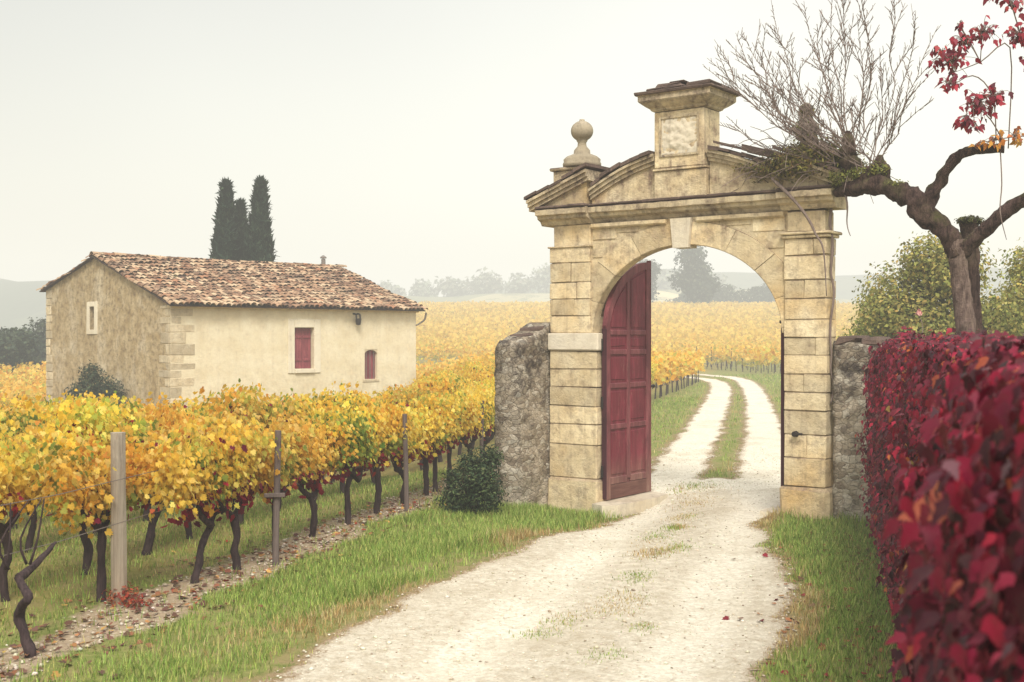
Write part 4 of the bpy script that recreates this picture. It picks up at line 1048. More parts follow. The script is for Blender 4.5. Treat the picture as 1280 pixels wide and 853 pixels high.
# dark wood edge left of the house
for k, (x, y, h, r_) in enumerate(((-27.5, 66, 3.2, 2.4), (-30.5, 68, 3.4, 2.6), (-25.4, 70, 2.7, 2.2), (-33, 72, 3.7, 2.8), (-23.4, 72, 2.3, 2.0), (-28.5, 74, 3.5, 2.6))):
    tree('dark_tree', x, y, h, r_, [(.035, .05, .03), (.055, .07, .038), (.02, .03, .02)], [3, 3, 2], 'low dark green tree in the thicket left of the house', 4200, (.16, .3), 80+k, 'dark thicket left of the house', 9, .05)

# hills in the mist, each a long ridge
def ridge(name, x0, x1, y0, top, depth, mat, amp, seed, base=-6):
    n = 160; m = 12; xs = np.linspace(x0, x1, n); vs = []
    t = (xs-x0)/(x1-x0); env = np.sin(np.pi*np.clip(t, 0, 1))**.4
    crest = top*(.78+.22*nz2(xs, xs*0, .011, seed))*env+amp*nz2(xs, xs*0, .05, seed+3)*env
    for j in range(m+1):
        f = j/m; pr = math.sin(f*math.pi/2)
        for i in range(n): vs.append((xs[i], y0+depth*f, base+(crest[i]-base)*pr+.5*amp*nz2(xs[i], f*40, .09, seed)*f))
    fs = [(j*n+i, j*n+i+1, (j+1)*n+i+1, (j+1)*n+i) for j in range(m) for i in range(n-1)]
    o = MB().add(vs, fs).build(name, M[mat], None, True); tag(o, None, None, None, 'structure'); return lambda x: float(np.interp(x, xs, crest))
def hill_mat(name, a, b, c, sc):
    m = Mat(name); v = m.coord((1, .45, 1)); n1 = m.n('TexVoronoi', {'Vector': v, 'Scale': sc}).outputs['Color']
    g = m.n('SeparateColor', {0: n1}).outputs[0]
    col = m.ramp(g, [(0, a), (.45, b), (.75, c), (1, a)]); col = m.mix(m.step(m.noise(v, sc*9, 6, .7), .5, .62, 0, .7), col, a)
    return m.done(col, 1., None, 0.)
M['hill_wood'] = hill_mat('wooded_hill', (.035, .055, .035), (.05, .07, .045), (.07, .09, .05), .02)
M['hill_field'] = hill_mat('field_hill', (.10, .12, .06), (.42, .37, .22), (.55, .46, .26), .016)
ridge('hills', -420, -30, 330, 36, 120, 'hill_wood', 1.6, 2)
crest = ridge('hills', -150, 210, 330, 27, 110, 'hill_field', 1.0, 5)
ridge('hills', -60, 420, 470, 47, 120, 'hill_wood', 1.5, 9)
ridge('hills', 40, 330, 350, 22, 100, 'hill_field', 1.0, 12)
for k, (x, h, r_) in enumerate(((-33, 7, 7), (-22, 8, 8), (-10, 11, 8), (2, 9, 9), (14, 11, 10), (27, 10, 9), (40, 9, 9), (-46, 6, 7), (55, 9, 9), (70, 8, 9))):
    tree('misty_tree', x, 437, h, r_, [(.20, .22, .17), (.25, .27, .20)], [1, 1], 'faint tree fading into mist on the far field ridge', 700, (1.2, 2.2), 120+k, 'trees on the misty far ridge', 8, .05, 'tree', crest(x)-1.5)  # extra haze painted in: leaf colours lightened to cut contrast with the mist
# low field wall and pale road strip beyond the right pier
mb = MB(); x = 0
while x < 9:
    w_ = random.uniform(.3, .6); mb.box(x, x+w_-.02, -.2, .2, -.3, .55+random.uniform(-.08, .1), .04, .03); x += w_
o = mb.build('field_wall', M['rubble'], None); o.location = (9.0, 34, gz(9, 34)+.9); o.rotation_euler.z = -.25
o.location.z = gz(9, 34); o.scale.z = 3.6; tag(o, 'low dark field wall beyond the right wing wall', 'wall')

# ------------------------------------------------------------------ pollarded tree at the right
PT = (5.10, 13.5)
pol = empty('pollard_tree', (PT[0], PT[1], 0), 0, 'gnarled pollarded tree whose crooked limb leans over the gateway', 'tree')
L = lambda px, py, y: (((px-640)/1500*y)-PT[0], y-PT[1], 2.2-(py-422)/1500*y)
tr = MB().tube([(.05, 0, -.3), (.05, 0, 1.2), L(1208, 430, 13.5), L(1203, 370, 13.5), L(1197, 325, 13.5), L(1196, 300, 13.5)], [.17, .14, .115, .10, .10, .115], 20, 9, .10, 3).build('trunk', M['bark_tree'], pol, True)
MB().tube([L(1198, 318, 13.5), L(1180, 288, 13.5), L(1155, 268, 13.55), L(1143, 250, 13.6), L(1120, 240, 13.75), L(1095, 232, 13.95), L(1066, 236, 14.2), L(1045, 243, 14.4)], [.105, .10, .12, .125, .11, .10, .085, .05], 20, 9, .30, 11).build('limb', M['bark_dark'], pol, True)
MB().tube([L(1158, 262, 13.55), L(1172, 232, 13.5), L(1190, 203, 13.4), L(1215, 188, 13.3), L(1255, 186, 13.2)], [.08, .07, .06, .058, .045], 16, 9, .28, 15).build('limb', M['bark_dark'], pol, True)
MB().tube([L(1198, 318, 13.5), L(1218, 300, 13.4), L(1245, 275, 13.2), L(1285, 246, 13.0), L(1350, 215, 12.7)], [.095, .08, .07, .066, .05], 16, 9, .28, 19).build('limb', M['bark_dark'], pol, True)
# knuckles where the shoots are cut back every winter
mb = MB()
for px, py, y, r_ in ((1062, 200, 14.3, .1), (1060, 178, 14.3, .09), (1085, 222, 14.05, .1), (1100, 208, 14.0, .09)):
    mb.tube([L(px, py+16, y), L(px, py, y), L(px-1, py-14, y)], [r_*1.1, r_, r_*.25], 10, 4, .35, px)
mb.build('knuckle', M['bark_dark'], pol, True)
def shoot(px, py, y, tx, ty, ty_y, seed):
    """a whippy bare shoot with short side twigs"""
    r_ = random.Random(seed); a = Vector(L(px, py, y)); b = Vector(L(tx, ty, ty_y)); mb = MB(); n = 7; pts = []
    up = Vector((0, 0, 1)); side = (b-a).cross(up); ln = (b-a).length
    bow = r_.uniform(.02, .10)*(-1 if tx < px else 1)
    for k in range(n):
        t = k/(n-1); p = a.lerp(b, t)+Vector((bow*math.sin(math.pi*t)*ln*.9, 0, -abs(bow)*math.sin(math.pi*t)*ln*.7))+Vector((r_.uniform(-.045, .045), r_.uniform(-.05, .05), r_.uniform(-.03, .03)))*(k > 0); pts.append(p)
    mb.tube(pts, [.0085*(1-.70*k/(n-1)) for k in range(n)], 6, 3)
    d0 = (b-a).normalized()
    for k in range(int(ln/.05)):
        t = .15+.83*k/(ln/.05)
        f = t*(n-1); i = min(int(f), n-2); p = pts[i].lerp(pts[i+1], f-i)
        d = (d0*r_.uniform(.5, 1)+Vector((r_.uniform(-1, 1), r_.uniform(-1, 1), r_.uniform(-.1, .7)))*.75).normalized(); l_ = r_.uniform(.03, .11) if r_.random() < .76 else r_.uniform(.2, .55)
        q_ = p+d*l_; mb.tube([p, p.lerp(q_, .5)+Vector((0, 0, .01)), q_], [.0045, .0038, .0026], 5, 2)
        if l_ > .2:
            for m in range(6):
                pp = p.lerp(q_, .2+.13*m); dd = (d+Vector((r_.uniform(-1, 1), r_.uniform(-1, 1), r_.uniform(-.2, .8)))*.8).normalized(); mb.tube([pp, pp+dd*r_.uniform(.03, .12)], [.004, .003], 4, 1)
    mb.build('shoot', M['twig'], pol, True)
for k, s in enumerate(((1058, 190, 14.3, 960, 2, 14.8), (1058, 190, 14.3, 925, 40, 14.9), (1056, 192, 14.3, 890, 48, 15.0), (1060, 185, 14.3, 1002, 0, 14.6), (1062, 185, 14.3, 1040, -30, 14.4), (1064, 185, 14.3, 1060, -20, 14.2), (1085, 215, 14.05, 1118, -14, 13.9), (1085, 215, 14.05, 1140, 5, 13.7), (1098, 210, 14.0, 1152, 70, 13.6),
                       (1050, 195, 14.3, 905, 100, 15.1), (1045, 205, 14.3, 905, 155, 14.9), (1062, 190, 14.3, 985, 60, 14.9), (1066, 190, 14.3, 1085, 30, 14.1), (1088, 215, 14.0, 1100, 60, 14.3), (1098, 208, 14.0, 1130, 120, 13.6), (1052, 196, 14.3, 945, 118, 14.2), (1060, 188, 14.3, 1020, 30, 14.9), (1066, 186, 14.3, 1075, -10, 14.6), (1052, 196, 14.3, 930, 70, 14.4))):
    shoot(*s, 300+k)
rs_ = random.Random(77)
for k in range(11):
    b_ = rs_.choice(((1030, 212, 14.4), (1058, 190, 14.3), (1044, 205, 14.35), (1075, 205, 14.2), (1088, 214, 14.05), (1100, 212, 13.95))); f_ = rs_.uniform(-.95, .55); ln_ = rs_.uniform(90, 175)
    shoot(*b_, b_[0]+ln_*math.sin(f_), b_[1]-ln_*math.cos(f_), b_[2]+rs_.uniform(-.4, .6), 400+k)
# moss on the limb
foliage('moss', 1500, [(*L(1098, 212, 13.95), .13, .13, .1), (*L(1075, 216, 14.1), .16, .14, .08), (*L(1120, 232, 13.75), .12, .12, .06), (*L(1048, 222, 14.3), .14, .14, .1)], (.02, .045), [(.16, .17, .04), (.24, .23, .06), (.09, .09, .035)], [3, 3, 2], pol, T_RHOMB, 'leaf', .6, .5)
# second, dark cut trunk behind it
dk = empty('cut_trunk', (5.32, 13.95, 0), 0, 'dark upright cut trunk with a mossy flat top behind the pollard', 'tree stump')
MB().tube([(.05, 0, -.3), (.06, 0, 1.5), (.02, 0, 2.9), (.0, 0, 3.42), (0, 0, 3.56)], [.12, .10, .09, .095, .12], 18, 10, .2, 7).build('trunk', M['bark_dark'], dk, True)
foliage('moss', 900, [(0, 0, 3.56, .15, .15, .05)], (.02, .05), [(.10, .10, .04), (.15, .14, .05), (.06, .05, .03)], [3, 2, 2], dk, T_RHOMB, 'leaf', .8, .3)

# dry creeper tangle over the gate's right shoulder
def gl(lx, ly, z): c, s = math.cos(GR), math.sin(GR); return (GP[0]+lx*c-ly*s, GP[1]+lx*s+ly*c, z)
tg = empty('creeper_tangle', gl(1.7, 0, 4.0), GR, 'tangle of dry creeper and olive leaves heaped on the gateway right shoulder', 'creeper')
OLV = [(.20, .18, .05), (.28, .24, .07), (.13, .11, .045), (.30, .20, .08), (.10, .065, .04)]
foliage('foliage', 9000, [(.0, -.05, .34, .55, .34, .22), (.0, .0, .36, .50, .3, .20), (.3, .1, .45, .3, .3, .2), (-.45, .02, .30, .36, .22, .15), (-.1, .3, .55, .25, .25, .2), (.5, .2, .3, .22, .25, .2), (-.72, .1, .38, .28, .2, .10), (-.1, .3, .80, .2, .2, .13), (-.1, .3, 1.04, .12, .12, .1)], (.028, .06), OLV, [3, 2.5, 3, 1.5, 2], tg, T_OVAL, 'leaf', .3, .3)
mb = MB(); rr = random.Random(5)
for k in range(120):
    a = Vector((rr.uniform(-.6, .7), rr.uniform(-.1, .3), rr.uniform(.1, .6))); d = Vector((rr.uniform(-1, .6), rr.uniform(-1, .3), rr.uniform(-.35, .5))); d.normalize(); l_ = rr.uniform(.2, .7)
    mb.tube([a, a+d*l_*.5+Vector((0, 0, rr.uniform(0, .1))), a+d*l_-Vector((0, 0, rr.uniform(0, .12)))], [.006, .005, .003], 5, 3)
mb.tube([(-.35, -.16, .16), (-.12, -.2, -.05), (.08, -.16, -.3), (.2, -.12, -.55), (.29, -.1, -.75), (.32, -.08, -1.3)], [.02, .022, .018, .014, .01, .006], 7, 5, .2, 4)
mb.tube([(.5, -.1, .1), (.62, -.2, -.2), (.6, -.15, -.45), (.66, -.2, -.6)], [.016, .012, .008, .004], 6, 5, .2, 9)
mb.tube([(.36, .0, .05)]+[(.315+rr.uniform(-.015, .02), .10+rr.uniform(-.03, .03), -.2*k) for k in range(1, 14)], [.02-.0008*k for k in range(14)], 7, 4, .2, 6)
mb.build('stem', M['twig'], tg, True)

# sprays of crimson creeper hanging from the limbs at top right
CRIM = [(.21, .008, .026), (.30, .012, .033), (.13, .006, .022), (.36, .035, .04)]
def spray(stems, clumps, label, pal=CRIM, n=70):
    o = empty('creeper_spray', (PT[0], PT[1], 0), 0, label, 'creeper', 'creeper sprays hanging at the pollard')
    mb = MB()
    for st in stems: mb.tube([L(*p) for p in st], [.007]*(len(st)-1)+[.003], 5, 4)
    P = []; 
    for px, py, y, r_, w in clumps:
        c = np.array(L(px, py, y)); k = int(n*w); P.append(c+rng.normal(0, 1, (k, 3))*np.array([r_, r_, r_*.85])*.55)
    for (px, py, y, r_, w), q_ in zip(clumps, P):
        c = Vector(L(px, py, y)); near = min((Vector(L(*t)) for st in stems for t in st), key=lambda t: (t-c).length); mb.tube([near, near.lerp(c, .5)+Vector((0, 0, .03)), c], [.006, .005, .004], 5, 4)
        for t in q_: t = Vector(t); mb.tube([c.lerp(near, .3), c.lerp(t, .55)+Vector((0, 0, .02)), t], [.0035, .003, .002], 4, 2)
    mb.build('stem', M['twig'], o, True)
    p = np.concatenate(P); N = len(p)
    nrm = rng.normal(0, .6, (N, 3))+np.array([-.1, -.9, .5]); tip = rng.normal(0, .5, (N, 3))+np.array([0, 0, -1.])
    mesh_obj('foliage', scatter(p, nrm, tip, rng.uniform(.05, .098, N), T_CREEP, pick(N, pal, [4, 4, 3, 1], .2), 'foliage', M['creeper_leaf']), o)
spray([[(1260, 186, 13.2), (1262, 60, 12.9), (1225, 78, 12.8), (1195, 90, 12.7)], [(1245, 175, 13.1), (1240, 120, 12.9), (1215, 95, 12.8), (1180, 115, 12.7)]], [(1188, 75, 12.8, .17, .8), (1205, 50, 12.8, .12, .4), (1228, 38, 12.8, .13, .5), (1186, 105, 12.7, .09, .3), (1172, 62, 12.7, .07, .15), (1197, 30, 12.8, .05, .1)], 'crimson creeper spray farthest left in the upper right sky', CRIM, 78)
spray([[(1255, 180, 13.1), (1238, 150, 13.0), (1215, 130, 12.9)]], [(1225, 128, 12.9, .16, .8), (1205, 150, 12.8, .09, .3), (1245, 118, 12.9, .09, .3), (1218, 158, 12.8, .06, .15)], 'crimson creeper clump just above the upper bent limb', CRIM, 80)
spray([[(1300, 120, 13.0), (1280, 60, 12.9), (1268, 20, 12.8), (1255, -20, 12.8)]], [(1272, 45, 12.8, .12, .6), (1268, 5, 12.8, .1, .4), (1250, -15, 12.8, .15, .5), (1285, 80, 12.9, .08, .2)], 'crimson creeper spray cut by the right edge above the limbs', CRIM, 75)
spray([[(1250, 186, 13.2), (1252, 230, 13.1), (1250, 265, 13.0), (1258, 300, 13.0)], [(1290, 170, 13.1), (1262, 172, 13.1), (1235, 178, 13.1)]], [(1245, 175, 13.1, .1, .5), (1270, 170, 13.1, .12, .5), (1222, 182, 13.1, .04, .12)], 'orange-yellow creeper leaves lying along the upper bent limb', [(.55, .22, .03), (.62, .32, .05), (.40, .10, .02), (.5, .16, .03)], 40)

# ------------------------------------------------------------------ red creeper hedge along the right
def hx(y): return np.interp(y, [.5, 2.2, 4, 7.66, 10.5, 13.8], [.50, .90, 1.50, 2.60, 3.34, 4.16])
hed = empty('creeper_hedge', (float(hx(7)), 7., 0), 0, 'long hedge covered in crimson creeper along the right verge of the track', 'hedge')
o0 = np.array([float(hx(7)), 7., 0])
HL = 13.75
def bulge(y, z): return .10*nz2(y, z, 1.5, 2)+.06*nz2(y, z, 3.7, 7)-.10*S(z, 1.7, 2.3)-.10*(1-S(z, 0, .5))
def htop(y): return 2.115+.06*nz2(y, y*0, 1.3, 4)+.04*nz2(y, y*0, 4.1, 1)
nn, mm = 120, 24; vs = []; fs = []
for i in range(nn+1):
    y = 1.3+(HL-.12-1.3)*i/nn; T_ = float(htop(y))-.08
    for j in range(mm+1):
        z = T_*j/mm; vs.append((float(hx(y))+.10-float(bulge(y, z))-o0[0], y-o0[1], z))
    vs.append((float(hx(y))+1.2-o0[0], y-o0[1], T_+.02)); vs.append((float(hx(y))+1.5-o0[0], y-o0[1], 0))
W = mm+3
for i in range(nn):
    for j in range(W-1): p = i*W+j; fs.append((p, p+1, p+W+1, p+W))
fs.append(tuple(range(W))); fs.append(tuple(range(nn*W, nn*W+W))[::-1])
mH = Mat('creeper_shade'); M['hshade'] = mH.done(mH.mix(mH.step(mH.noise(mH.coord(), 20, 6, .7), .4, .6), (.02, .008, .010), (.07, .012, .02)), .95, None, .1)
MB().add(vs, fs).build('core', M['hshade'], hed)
HR = [(.112, .002, .018), (.175, .004, .024), (.05, .002, .012), (.28, .008, .032), (.30, .06, .025), (.12, .05, .06), (.42, .22, .05)]
def hedge_leaves(n, face):
    y = rng.uniform(1.5, HL, n); y = np.where(rng.random(n) < .2, rng.uniform(1.6, 5, n), y)
    if face == 'side':
        z = rng.random(n)**.95*htop(y); x = hx(y)-bulge(y, z)+.05-np.minimum(np.abs(rng.normal(0, .075, n)), .17)-.10*S(nz2(y, z, 5.2, 15), .2, .9)+.03; nrm = np.stack([-np.ones(n), np.full(n, -.3), np.full(n, .45)], 1)+rng.normal(0, .42, (n, 3)); tip = np.stack([np.full(n, -.25), rng.normal(0, .4, n), -np.ones(n)], 1)+rng.normal(0, .25, (n, 3))
    elif face == 'top':
        t = rng.random(n); x = hx(y)-bulge(y, htop(y))+1.25*t; z = htop(y)+.03*rng.normal(0, 1, n)+.05*nz2(x, y, 3.3, 6)+.06*nz2(x, y, 1.2, 8); nrm = np.stack([np.full(n, -.3), np.full(n, -.3), np.ones(n)], 1)+rng.normal(0, .45, (n, 3)); tip = rng.normal(0, .7, (n, 3))+np.array([-.4, -.5, -.4])
    else:
        z = rng.random(n)*htop(HL); t = rng.random(n); x = hx(HL)-bulge(HL, z)+.9*t; y = HL-.05+np.abs(rng.normal(0, .06, n)); nrm = np.stack([np.full(n, -.4), np.ones(n)*.6, np.full(n, .3)], 1)+rng.normal(0, .5, (n, 3)); tip = np.stack([np.zeros(n), np.zeros(n), -np.ones(n)], 1)+rng.normal(0, .4, (n, 3))
    x = np.maximum(x, hx(y)-.21)
    col = pick(n, HR, [5, 5, 4, 2.2, .3, .5, .06], .24)
    pt = nz2(y, z, 2.4, 11) > .72; k = pt & (rng.random(n) < .2); col[k] = pick(int(k.sum()), [(.45, .11, .03), (.48, .24, .05), (.40, .25, .06)], [3, 1.5, .6], .2)
    sz = rng.uniform(.022, .060, n)*np.where(rng.random(n) < .07, 1.4, 1)
    return np.stack([x, y, z], 1)-o0, nrm, tip, sz, col
parts = [hedge_leaves(56000, 'side'), hedge_leaves(17000, 'top'), hedge_leaves(4000, 'end')]
extra = (np.array([(.84, 2.28, 1.885)])-o0, np.array([(-.3, -.8, .45)]), np.array([(-1., -.1, -.05)]), np.array([.10]), np.array([(.36, .09, .05)]))
parts.append(extra)
A = [np.concatenate([p[i] for p in parts]) for i in range(5)]
mesh_obj('foliage', scatter(A[0], A[1], A[2], A[3], T_CREEP, A[4], 'foliage', M['creeper_leaf']), hed)
# pale rose over the hedge top
rs = empty('rose', (4.42, 13.0, 2.24), 0, 'single pale pink rose on a thin stem above the hedge', 'flower')
MB().tube([(0, 0, -.3), (.03, 0, .05), (-.01, 0, .2)], [.006, .005, .004], 6, 4).build('stem', M['twig'], rs)
n = 26; a = rng.uniform(0, 6.28, n); rr_ = rng.uniform(.005, .035, n)
p = np.stack([rr_*np.cos(a)-.01, rr_*np.sin(a), .19+rng.uniform(0, .02, n)], 1); nr = np.stack([np.cos(a), np.sin(a), np.full(n, .3)], 1)
mesh_obj('bloom', scatter(p, nr, np.tile([0, 0, 1.], (n, 1))+.4*nr, rng.uniform(.05, .07, n), T_OVAL, pick(n, [(.75, .42, .36), (.8, .55, .48)], [1, 1], .08), 'bloom', M['leaf'], np.full(n, .11)), rs)

# ------------------------------------------------------------------ grass, stones, fallen leaves
def hedge_clear(x, y): return (x < hx(y)-.05) | (y > HL)
def grass():
    P = []
    def area(n, x0, x1, y0, y1, prob):
        x = rng.uniform(x0, x1, n); y = rng.uniform(y0, y1, n); k = rng.random(n) < prob(x, y); P.append(np.stack([x[k], y[k]], 1))
    def verge(x, y):
        t = track(x, y); patch = S(nz2(x, y, 1.1, 1)+.6*nz2(x, y, 3.1, 4), -.75, .35)
        return (t < .03)*np.where(soil(x, y) < -.02, 1, .10)*np.where(x > row0(y)+.1, .3+.7*patch, .25+.35*patch)*hedge_clear(x, y)*np.where(t > -.28, .35, 1)
    area(230000, -7.5, 4.2, 6.2, 20, verge)
    area(110000, -2.6, 4, 6.2, 17, lambda x, y: verge(x, y)*S(x-row0(y), .2, .8))
    area(45000, .9, 3.4, 6.2, 15, lambda x, y: (track(x, y) < -.02)*hedge_clear(x, y)*.8)
    area(80000, -4, 16, 17, 44, lambda x, y: verge(x, y)*(x > row0(y)+.2)*(x < row0(y)+9))
    area(26000, 2, 22, 40, 70, lambda x, y: verge(x, y)*(x > row0(y)+.2)*(x < row0(y)+9))
    # tufts on the crown of the track in front of the gate
    cl = [(.65, 8.3, .10), (.40, 9.3, .14), (.78, 9.6, .16), (.95, 10.0, .16), (1.15, 11.0, .18), (1.45, 12.2, .16), (1.75, 12.6, .14), (1.6, 13.3, .16), (1.95, 14.1, .16), (2.2, 15.3, .2), (2.5, 16.6, .22), (2.75, 17.8, .28), (1.0, 9.1, .1), (.2, 8.9, .1)]
    for cx, cy, r_ in cl:
        n = int(420*r_/.16); P.append(np.stack([cx+rng.normal(0, r_*rng.uniform(.5, .9), n)+.22*(q8 := rng.normal(0, r_*rng.uniform(.7, 1.5), n)), cy+q8], 1))
    p = np.concatenate(P); N = len(p); x, y = p[:, 0], p[:, 1]; t = track(x, y)
    dry = (nz2(x, y, 1.3, 21)+.9*S(t, -.55, -.02)+.25*rng.normal(0, 1, N) > .82)
    tuft = np.exp(-((x-.25)/.55)**2-((y-15.8)/.75)**2)+.5*S(nz2(x, y, 2.0, 33), .3, .8)
    size = rng.uniform(.03, .095, N)*(1+1.6*tuft)*np.where(t > -.12, .42, 1)*(1+.012*(y-10))*np.where(x < row0(y), .85, 1)
    wid = np.clip(.085*rng.uniform(.8, 1.5, N)*(1+.05*(y-8)), .08, .5)
    col = pick(N, [(.22, .33, .06), (.32, .41, .095), (.15, .22, .045), (.44, .44, .14)], [4, 4, 2, 2], .2); dc = pick(N, [(.52, .42, .21), (.45, .32, .13), (.36, .22, .09)], [3, 3, 1], .18); col[dry] = dc[dry]
    a = rng.uniform(0, 6.28, N); le = rng.uniform(.1, .75, N)
    tip = np.stack([np.cos(a)*le, np.sin(a)*le, np.ones(N)], 1); nrm = np.stack([np.cos(a), np.sin(a), np.full(N, -.2)], 1)
    pos = np.stack([x, y, height(x, y)-.005], 1)
    return scatter(pos, nrm, tip, size, T_BLADE, col, 'grass', M['grass'], wid)
tag(mesh_obj('grass', grass()), 'green and straw-coloured grass on the verges and between the ruts', 'grass', None, 'stuff')
def stones():
    n = 16000; x = rng.uniform(-3, 5, n); y = rng.uniform(6.2, 24, n)**1.0; k = track(x, y) > -.12; x, y = x[k], y[k]; s1 = rng.uniform(.008, .026, len(x))*np.where(rng.random(len(x)) < .03, 2., 1)
    n2 = 16000; x2 = rng.uniform(-4.6, 1, n2); y2 = rng.uniform(6.2, 24, n2); k = soil(x2, y2) > -.05; x2, y2 = x2[k], y2[k]; s2 = rng.uniform(.014, .06, len(x2))*rng.random(len(x2))**.7
    c1 = pick(len(x), [(.68, .62, .50), (.56, .49, .38), (.74, .69, .58), (.30, .24, .17)], [4, 3, 3, 1], .1); c2 = pick(len(x2), [(.58, .52, .42), (.46, .39, .30), (.28, .21, .15)], [5, 3, 1.5], .15)
    X = np.concatenate([x, x2]); Y = np.concatenate([y, y2]); s = np.concatenate([s1, s2]); C = np.concatenate([c1, c2]); N = len(X); a = rng.uniform(0, 6.28, N)
    return scatter(np.stack([X, Y, height(X, Y)+.006+s*.1], 1), np.stack([rng.normal(0, .25, N), rng.normal(0, .25, N), np.ones(N)], 1), np.stack([np.cos(a), np.sin(a), np.zeros(N)], 1), s, T_ROCK, C, 'gravel', M['pebble'], s*rng.uniform(.6, 1.1, N))
tag(mesh_obj('gravel', stones()), 'pale loose stones on the track and under the vines', 'gravel', None, 'stuff')
def litter():
    n = 1500; y = rng.uniform(6.5, 22, n); x = row0(y)+.2+rng.normal(0, .4, n); k = (track(x, y) < -.3); x, y = x[k], y[k]; m = len(x)
    y2 = rng.uniform(7, 13.5, 420); x2 = hx(y2)-np.abs(rng.normal(0, .5, 420)); X = np.concatenate([x, x2]); Y = np.concatenate([y, y2]); N = len(X)
    c = np.concatenate([pick(m, [(.22, .10, .055), (.34, .17, .07), (.12, .06, .045), (.30, .05, .03), (.5, .32, .09)], [4, 3, 4, .7, .8], .2), pick(420, [(.2, .02, .03), (.3, .13, .06), (.15, .08, .05)], [2, 2, 2], .2)])
    return scatter(np.stack([X, Y, height(X, Y)+.012+rng.random(N)*.012], 1), np.stack([rng.normal(0, .3, N), rng.normal(0, .3, N), np.ones(N)], 1), rng.normal(0, 1, (N, 3)), rng.uniform(.03, .065, N), T_VINE, c, 'fallen_leaves', M['litter'])
tag(mesh_obj('fallen_leaves', litter()), 'brown and red leaves fallen under the vine row and hedge', 'leaves', None, 'stuff')
# red weed at the thick post's foot
wd = empty('red_weed', (-3.2, 9.85, gz(-3.2, 9.85)), 0, 'tuft of scarlet weed at the foot of the thick post', 'weed')
foliage('foliage', 420, [(0, 0, .09, .16, .14, .1), (.14, -.05, .05, .1, .1, .06)], (.03, .06), [(.32, .05, .03), (.40, .12, .05), (.2, .04, .03)], [3, 2, 2], wd, T_NEEDLE, 'leaf', .8, .2)

# ------------------------------------------------------------------ mist, sky, light, camera
FOG = .0026; FC = (.98, .96, .855)
m = Mat('mist'); ab = m.n('VolumeAbsorption', {'Color': (0, 0, 0), 'Density': FOG}); em = m.n('Emission', {'Color': FC, 'Strength': FOG})  # the mist itself glows: emission stands in for light scattered in it
ad = m.n('AddShader', {0: ab.outputs[0], 1: em.outputs[0]}); m.t.links.new(ad.outputs[0], m.out.inputs['Volume'])
o = MB().box(-600, 600, -60, 880, -12, 60).build('mist', m.m); tag(o, 'pale autumn mist filling the valley', None, None, 'structure')
SUN_E, SUN_A = R(48), R(176)
w = bpy.data.worlds.new('World'); SC.world = w; w.use_nodes = True; nt = w.node_tree; nt.nodes.clear()
N_ = nt.nodes.new; lk = nt.links.new
sky = N_('ShaderNodeTexSky'); sky.sky_type = 'NISHITA'; sky.sun_disc = False; sky.sun_elevation = SUN_E; sky.sun_rotation = SUN_A; sky.dust_density = 5; sky.air_density = 1.5
bg1 = N_('ShaderNodeBackground'); bg1.inputs[1].default_value = .05; lk(sky.outputs[0], bg1.inputs[0])
tc = N_('ShaderNodeTexCoord'); sep = N_('ShaderNodeSeparateXYZ'); lk(tc.outputs['Generated'], sep.inputs[0])
rp = N_('ShaderNodeValToRGB'); lk(sep.outputs[2], rp.inputs[0])
e = rp.color_ramp.elements; e[0].position = 0; e[0].color = (1.06, 1.035, .93, 1); e[1].position = 1; e[1].color = (1.0, .98, .92, 1)
for p_, c_ in ((.12, (1.10, 1.08, .975)), (.30, (.80, .775, .70)), (.5, (.80, .785, .72))):
    x_ = e.new(p_); x_.color = (*c_, 1)
cl = N_('ShaderNodeTexNoise'); cl.inputs['Scale'].default_value = 1.6; cl.inputs['Detail'].default_value = 5; lk(tc.outputs['Generated'], cl.inputs['Vector'])
mr = N_('ShaderNodeMapRange'); mr.inputs[1].default_value = .3; mr.inputs[2].default_value = .7; mr.inputs[3].default_value = .9; mr.inputs[4].default_value = 1.1; lk(cl.outputs[0], mr.inputs[0])
up = N_('ShaderNodeMapRange'); up.inputs[1].default_value = .3; up.inputs[2].default_value = .8; up.inputs[3].default_value = 1.; up.inputs[4].default_value = 2.05; lk(sep.outputs[2], up.inputs[0])
lr = N_('ShaderNodeMapRange'); lr.inputs[1].default_value = -.45; lr.inputs[2].default_value = .15; lr.inputs[3].default_value = .58; lr.inputs[4].default_value = 1.04; lk(sep.outputs[0], lr.inputs[0])
mv = N_('ShaderNodeMath'); mv.operation = 'MULTIPLY'; lk(mr.outputs[0], mv.inputs[0]); lk(lr.outputs[0], mv.inputs[1])
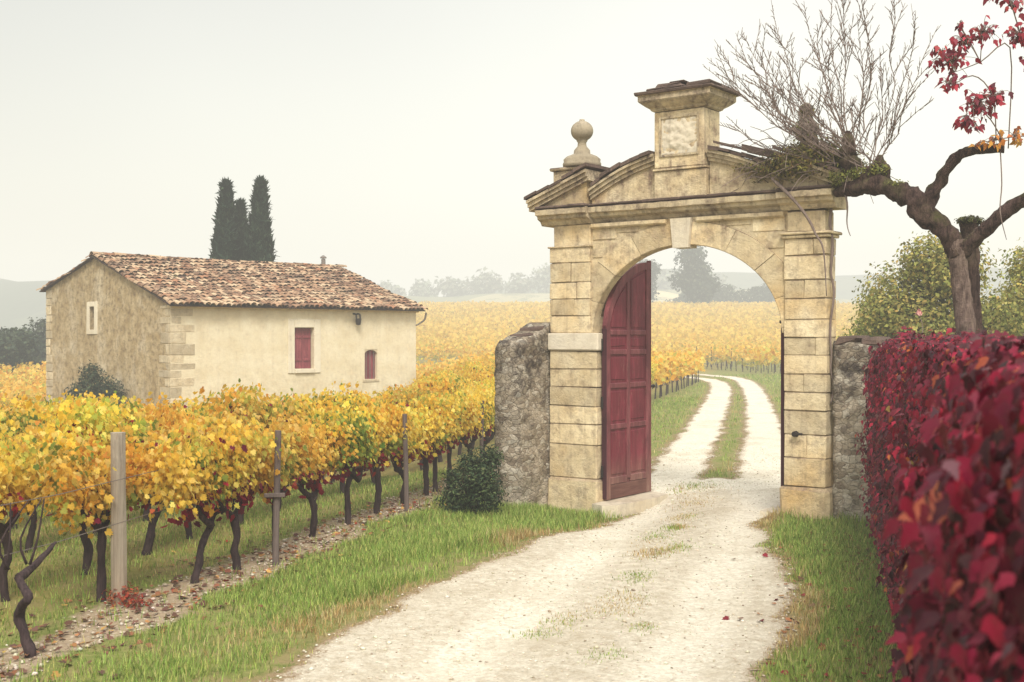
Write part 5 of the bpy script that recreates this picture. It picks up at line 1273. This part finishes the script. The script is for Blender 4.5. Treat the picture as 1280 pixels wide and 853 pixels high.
mu = N_('ShaderNodeMath'); mu.operation = 'MULTIPLY'; lk(mv.outputs[0], mu.inputs[0]); lk(up.outputs[0], mu.inputs[1])
bg2 = N_('ShaderNodeBackground'); lk(rp.outputs[0], bg2.inputs[0]); lk(mu.outputs[0], bg2.inputs[1])
adw = N_('ShaderNodeAddShader'); lk(bg1.outputs[0], adw.inputs[0]); lk(bg2.outputs[0], adw.inputs[1])
wo = N_('ShaderNodeOutputWorld'); lk(adw.outputs[0], wo.inputs[0])

sl_ = bpy.data.lights.new('sun', 'SUN'); sl_.energy = 3.5; sl_.angle = R(18); sl_.color = (1., .95, .86)
so = bpy.data.objects.new('sun', sl_); COL.objects.link(so)
# sun_rotation turns clockwise from +Y: direction to the sun
dirv = Vector((math.sin(SUN_A)*math.cos(SUN_E), math.cos(SUN_A)*math.cos(SUN_E), math.sin(SUN_E)))
so.rotation_euler = dirv.to_track_quat('Z', 'Y').to_euler(); so.location = (0, 0, 30)

cd = bpy.data.cameras.new('camera'); cd.lens = 1500/1280*36; cd.sensor_width = 36; cd.clip_start = .05; cd.clip_end = 3000
cd.dof.use_dof = True; cd.dof.focus_distance = 15.4; cd.dof.aperture_fstop = 4.0
co = bpy.data.objects.new('camera', cd); COL.objects.link(co); co.location = (0, 0, 2.2); co.rotation_euler = (R(90)-math.atan(4.5/1500), 0, 0)
SC.camera = co
SC.view_settings.view_transform = 'Standard'; SC.view_settings.look = 'None'; SC.view_settings.exposure = 0; SC.view_settings.gamma = 1
SC.cycles.use_denoising = True
try: SC.cycles.denoiser = 'OPENIMAGEDENOISE'; SC.cycles.denoising_input_passes = 'RGB_ALBEDO_NORMAL'; SC.cycles.denoising_prefilter = 'ACCURATE'
except Exception: pass
SC.cycles.max_bounces = 5; SC.cycles.diffuse_bounces = 4; SC.cycles.glossy_bounces = 2; SC.cycles.transmission_bounces = 3; SC.cycles.volume_bounces = 0; SC.cycles.transparent_max_bounces = 4
SC.cycles.use_adaptive_sampling = True; SC.cycles.adaptive_threshold = .015
SC.cycles.sample_clamp_indirect = 6
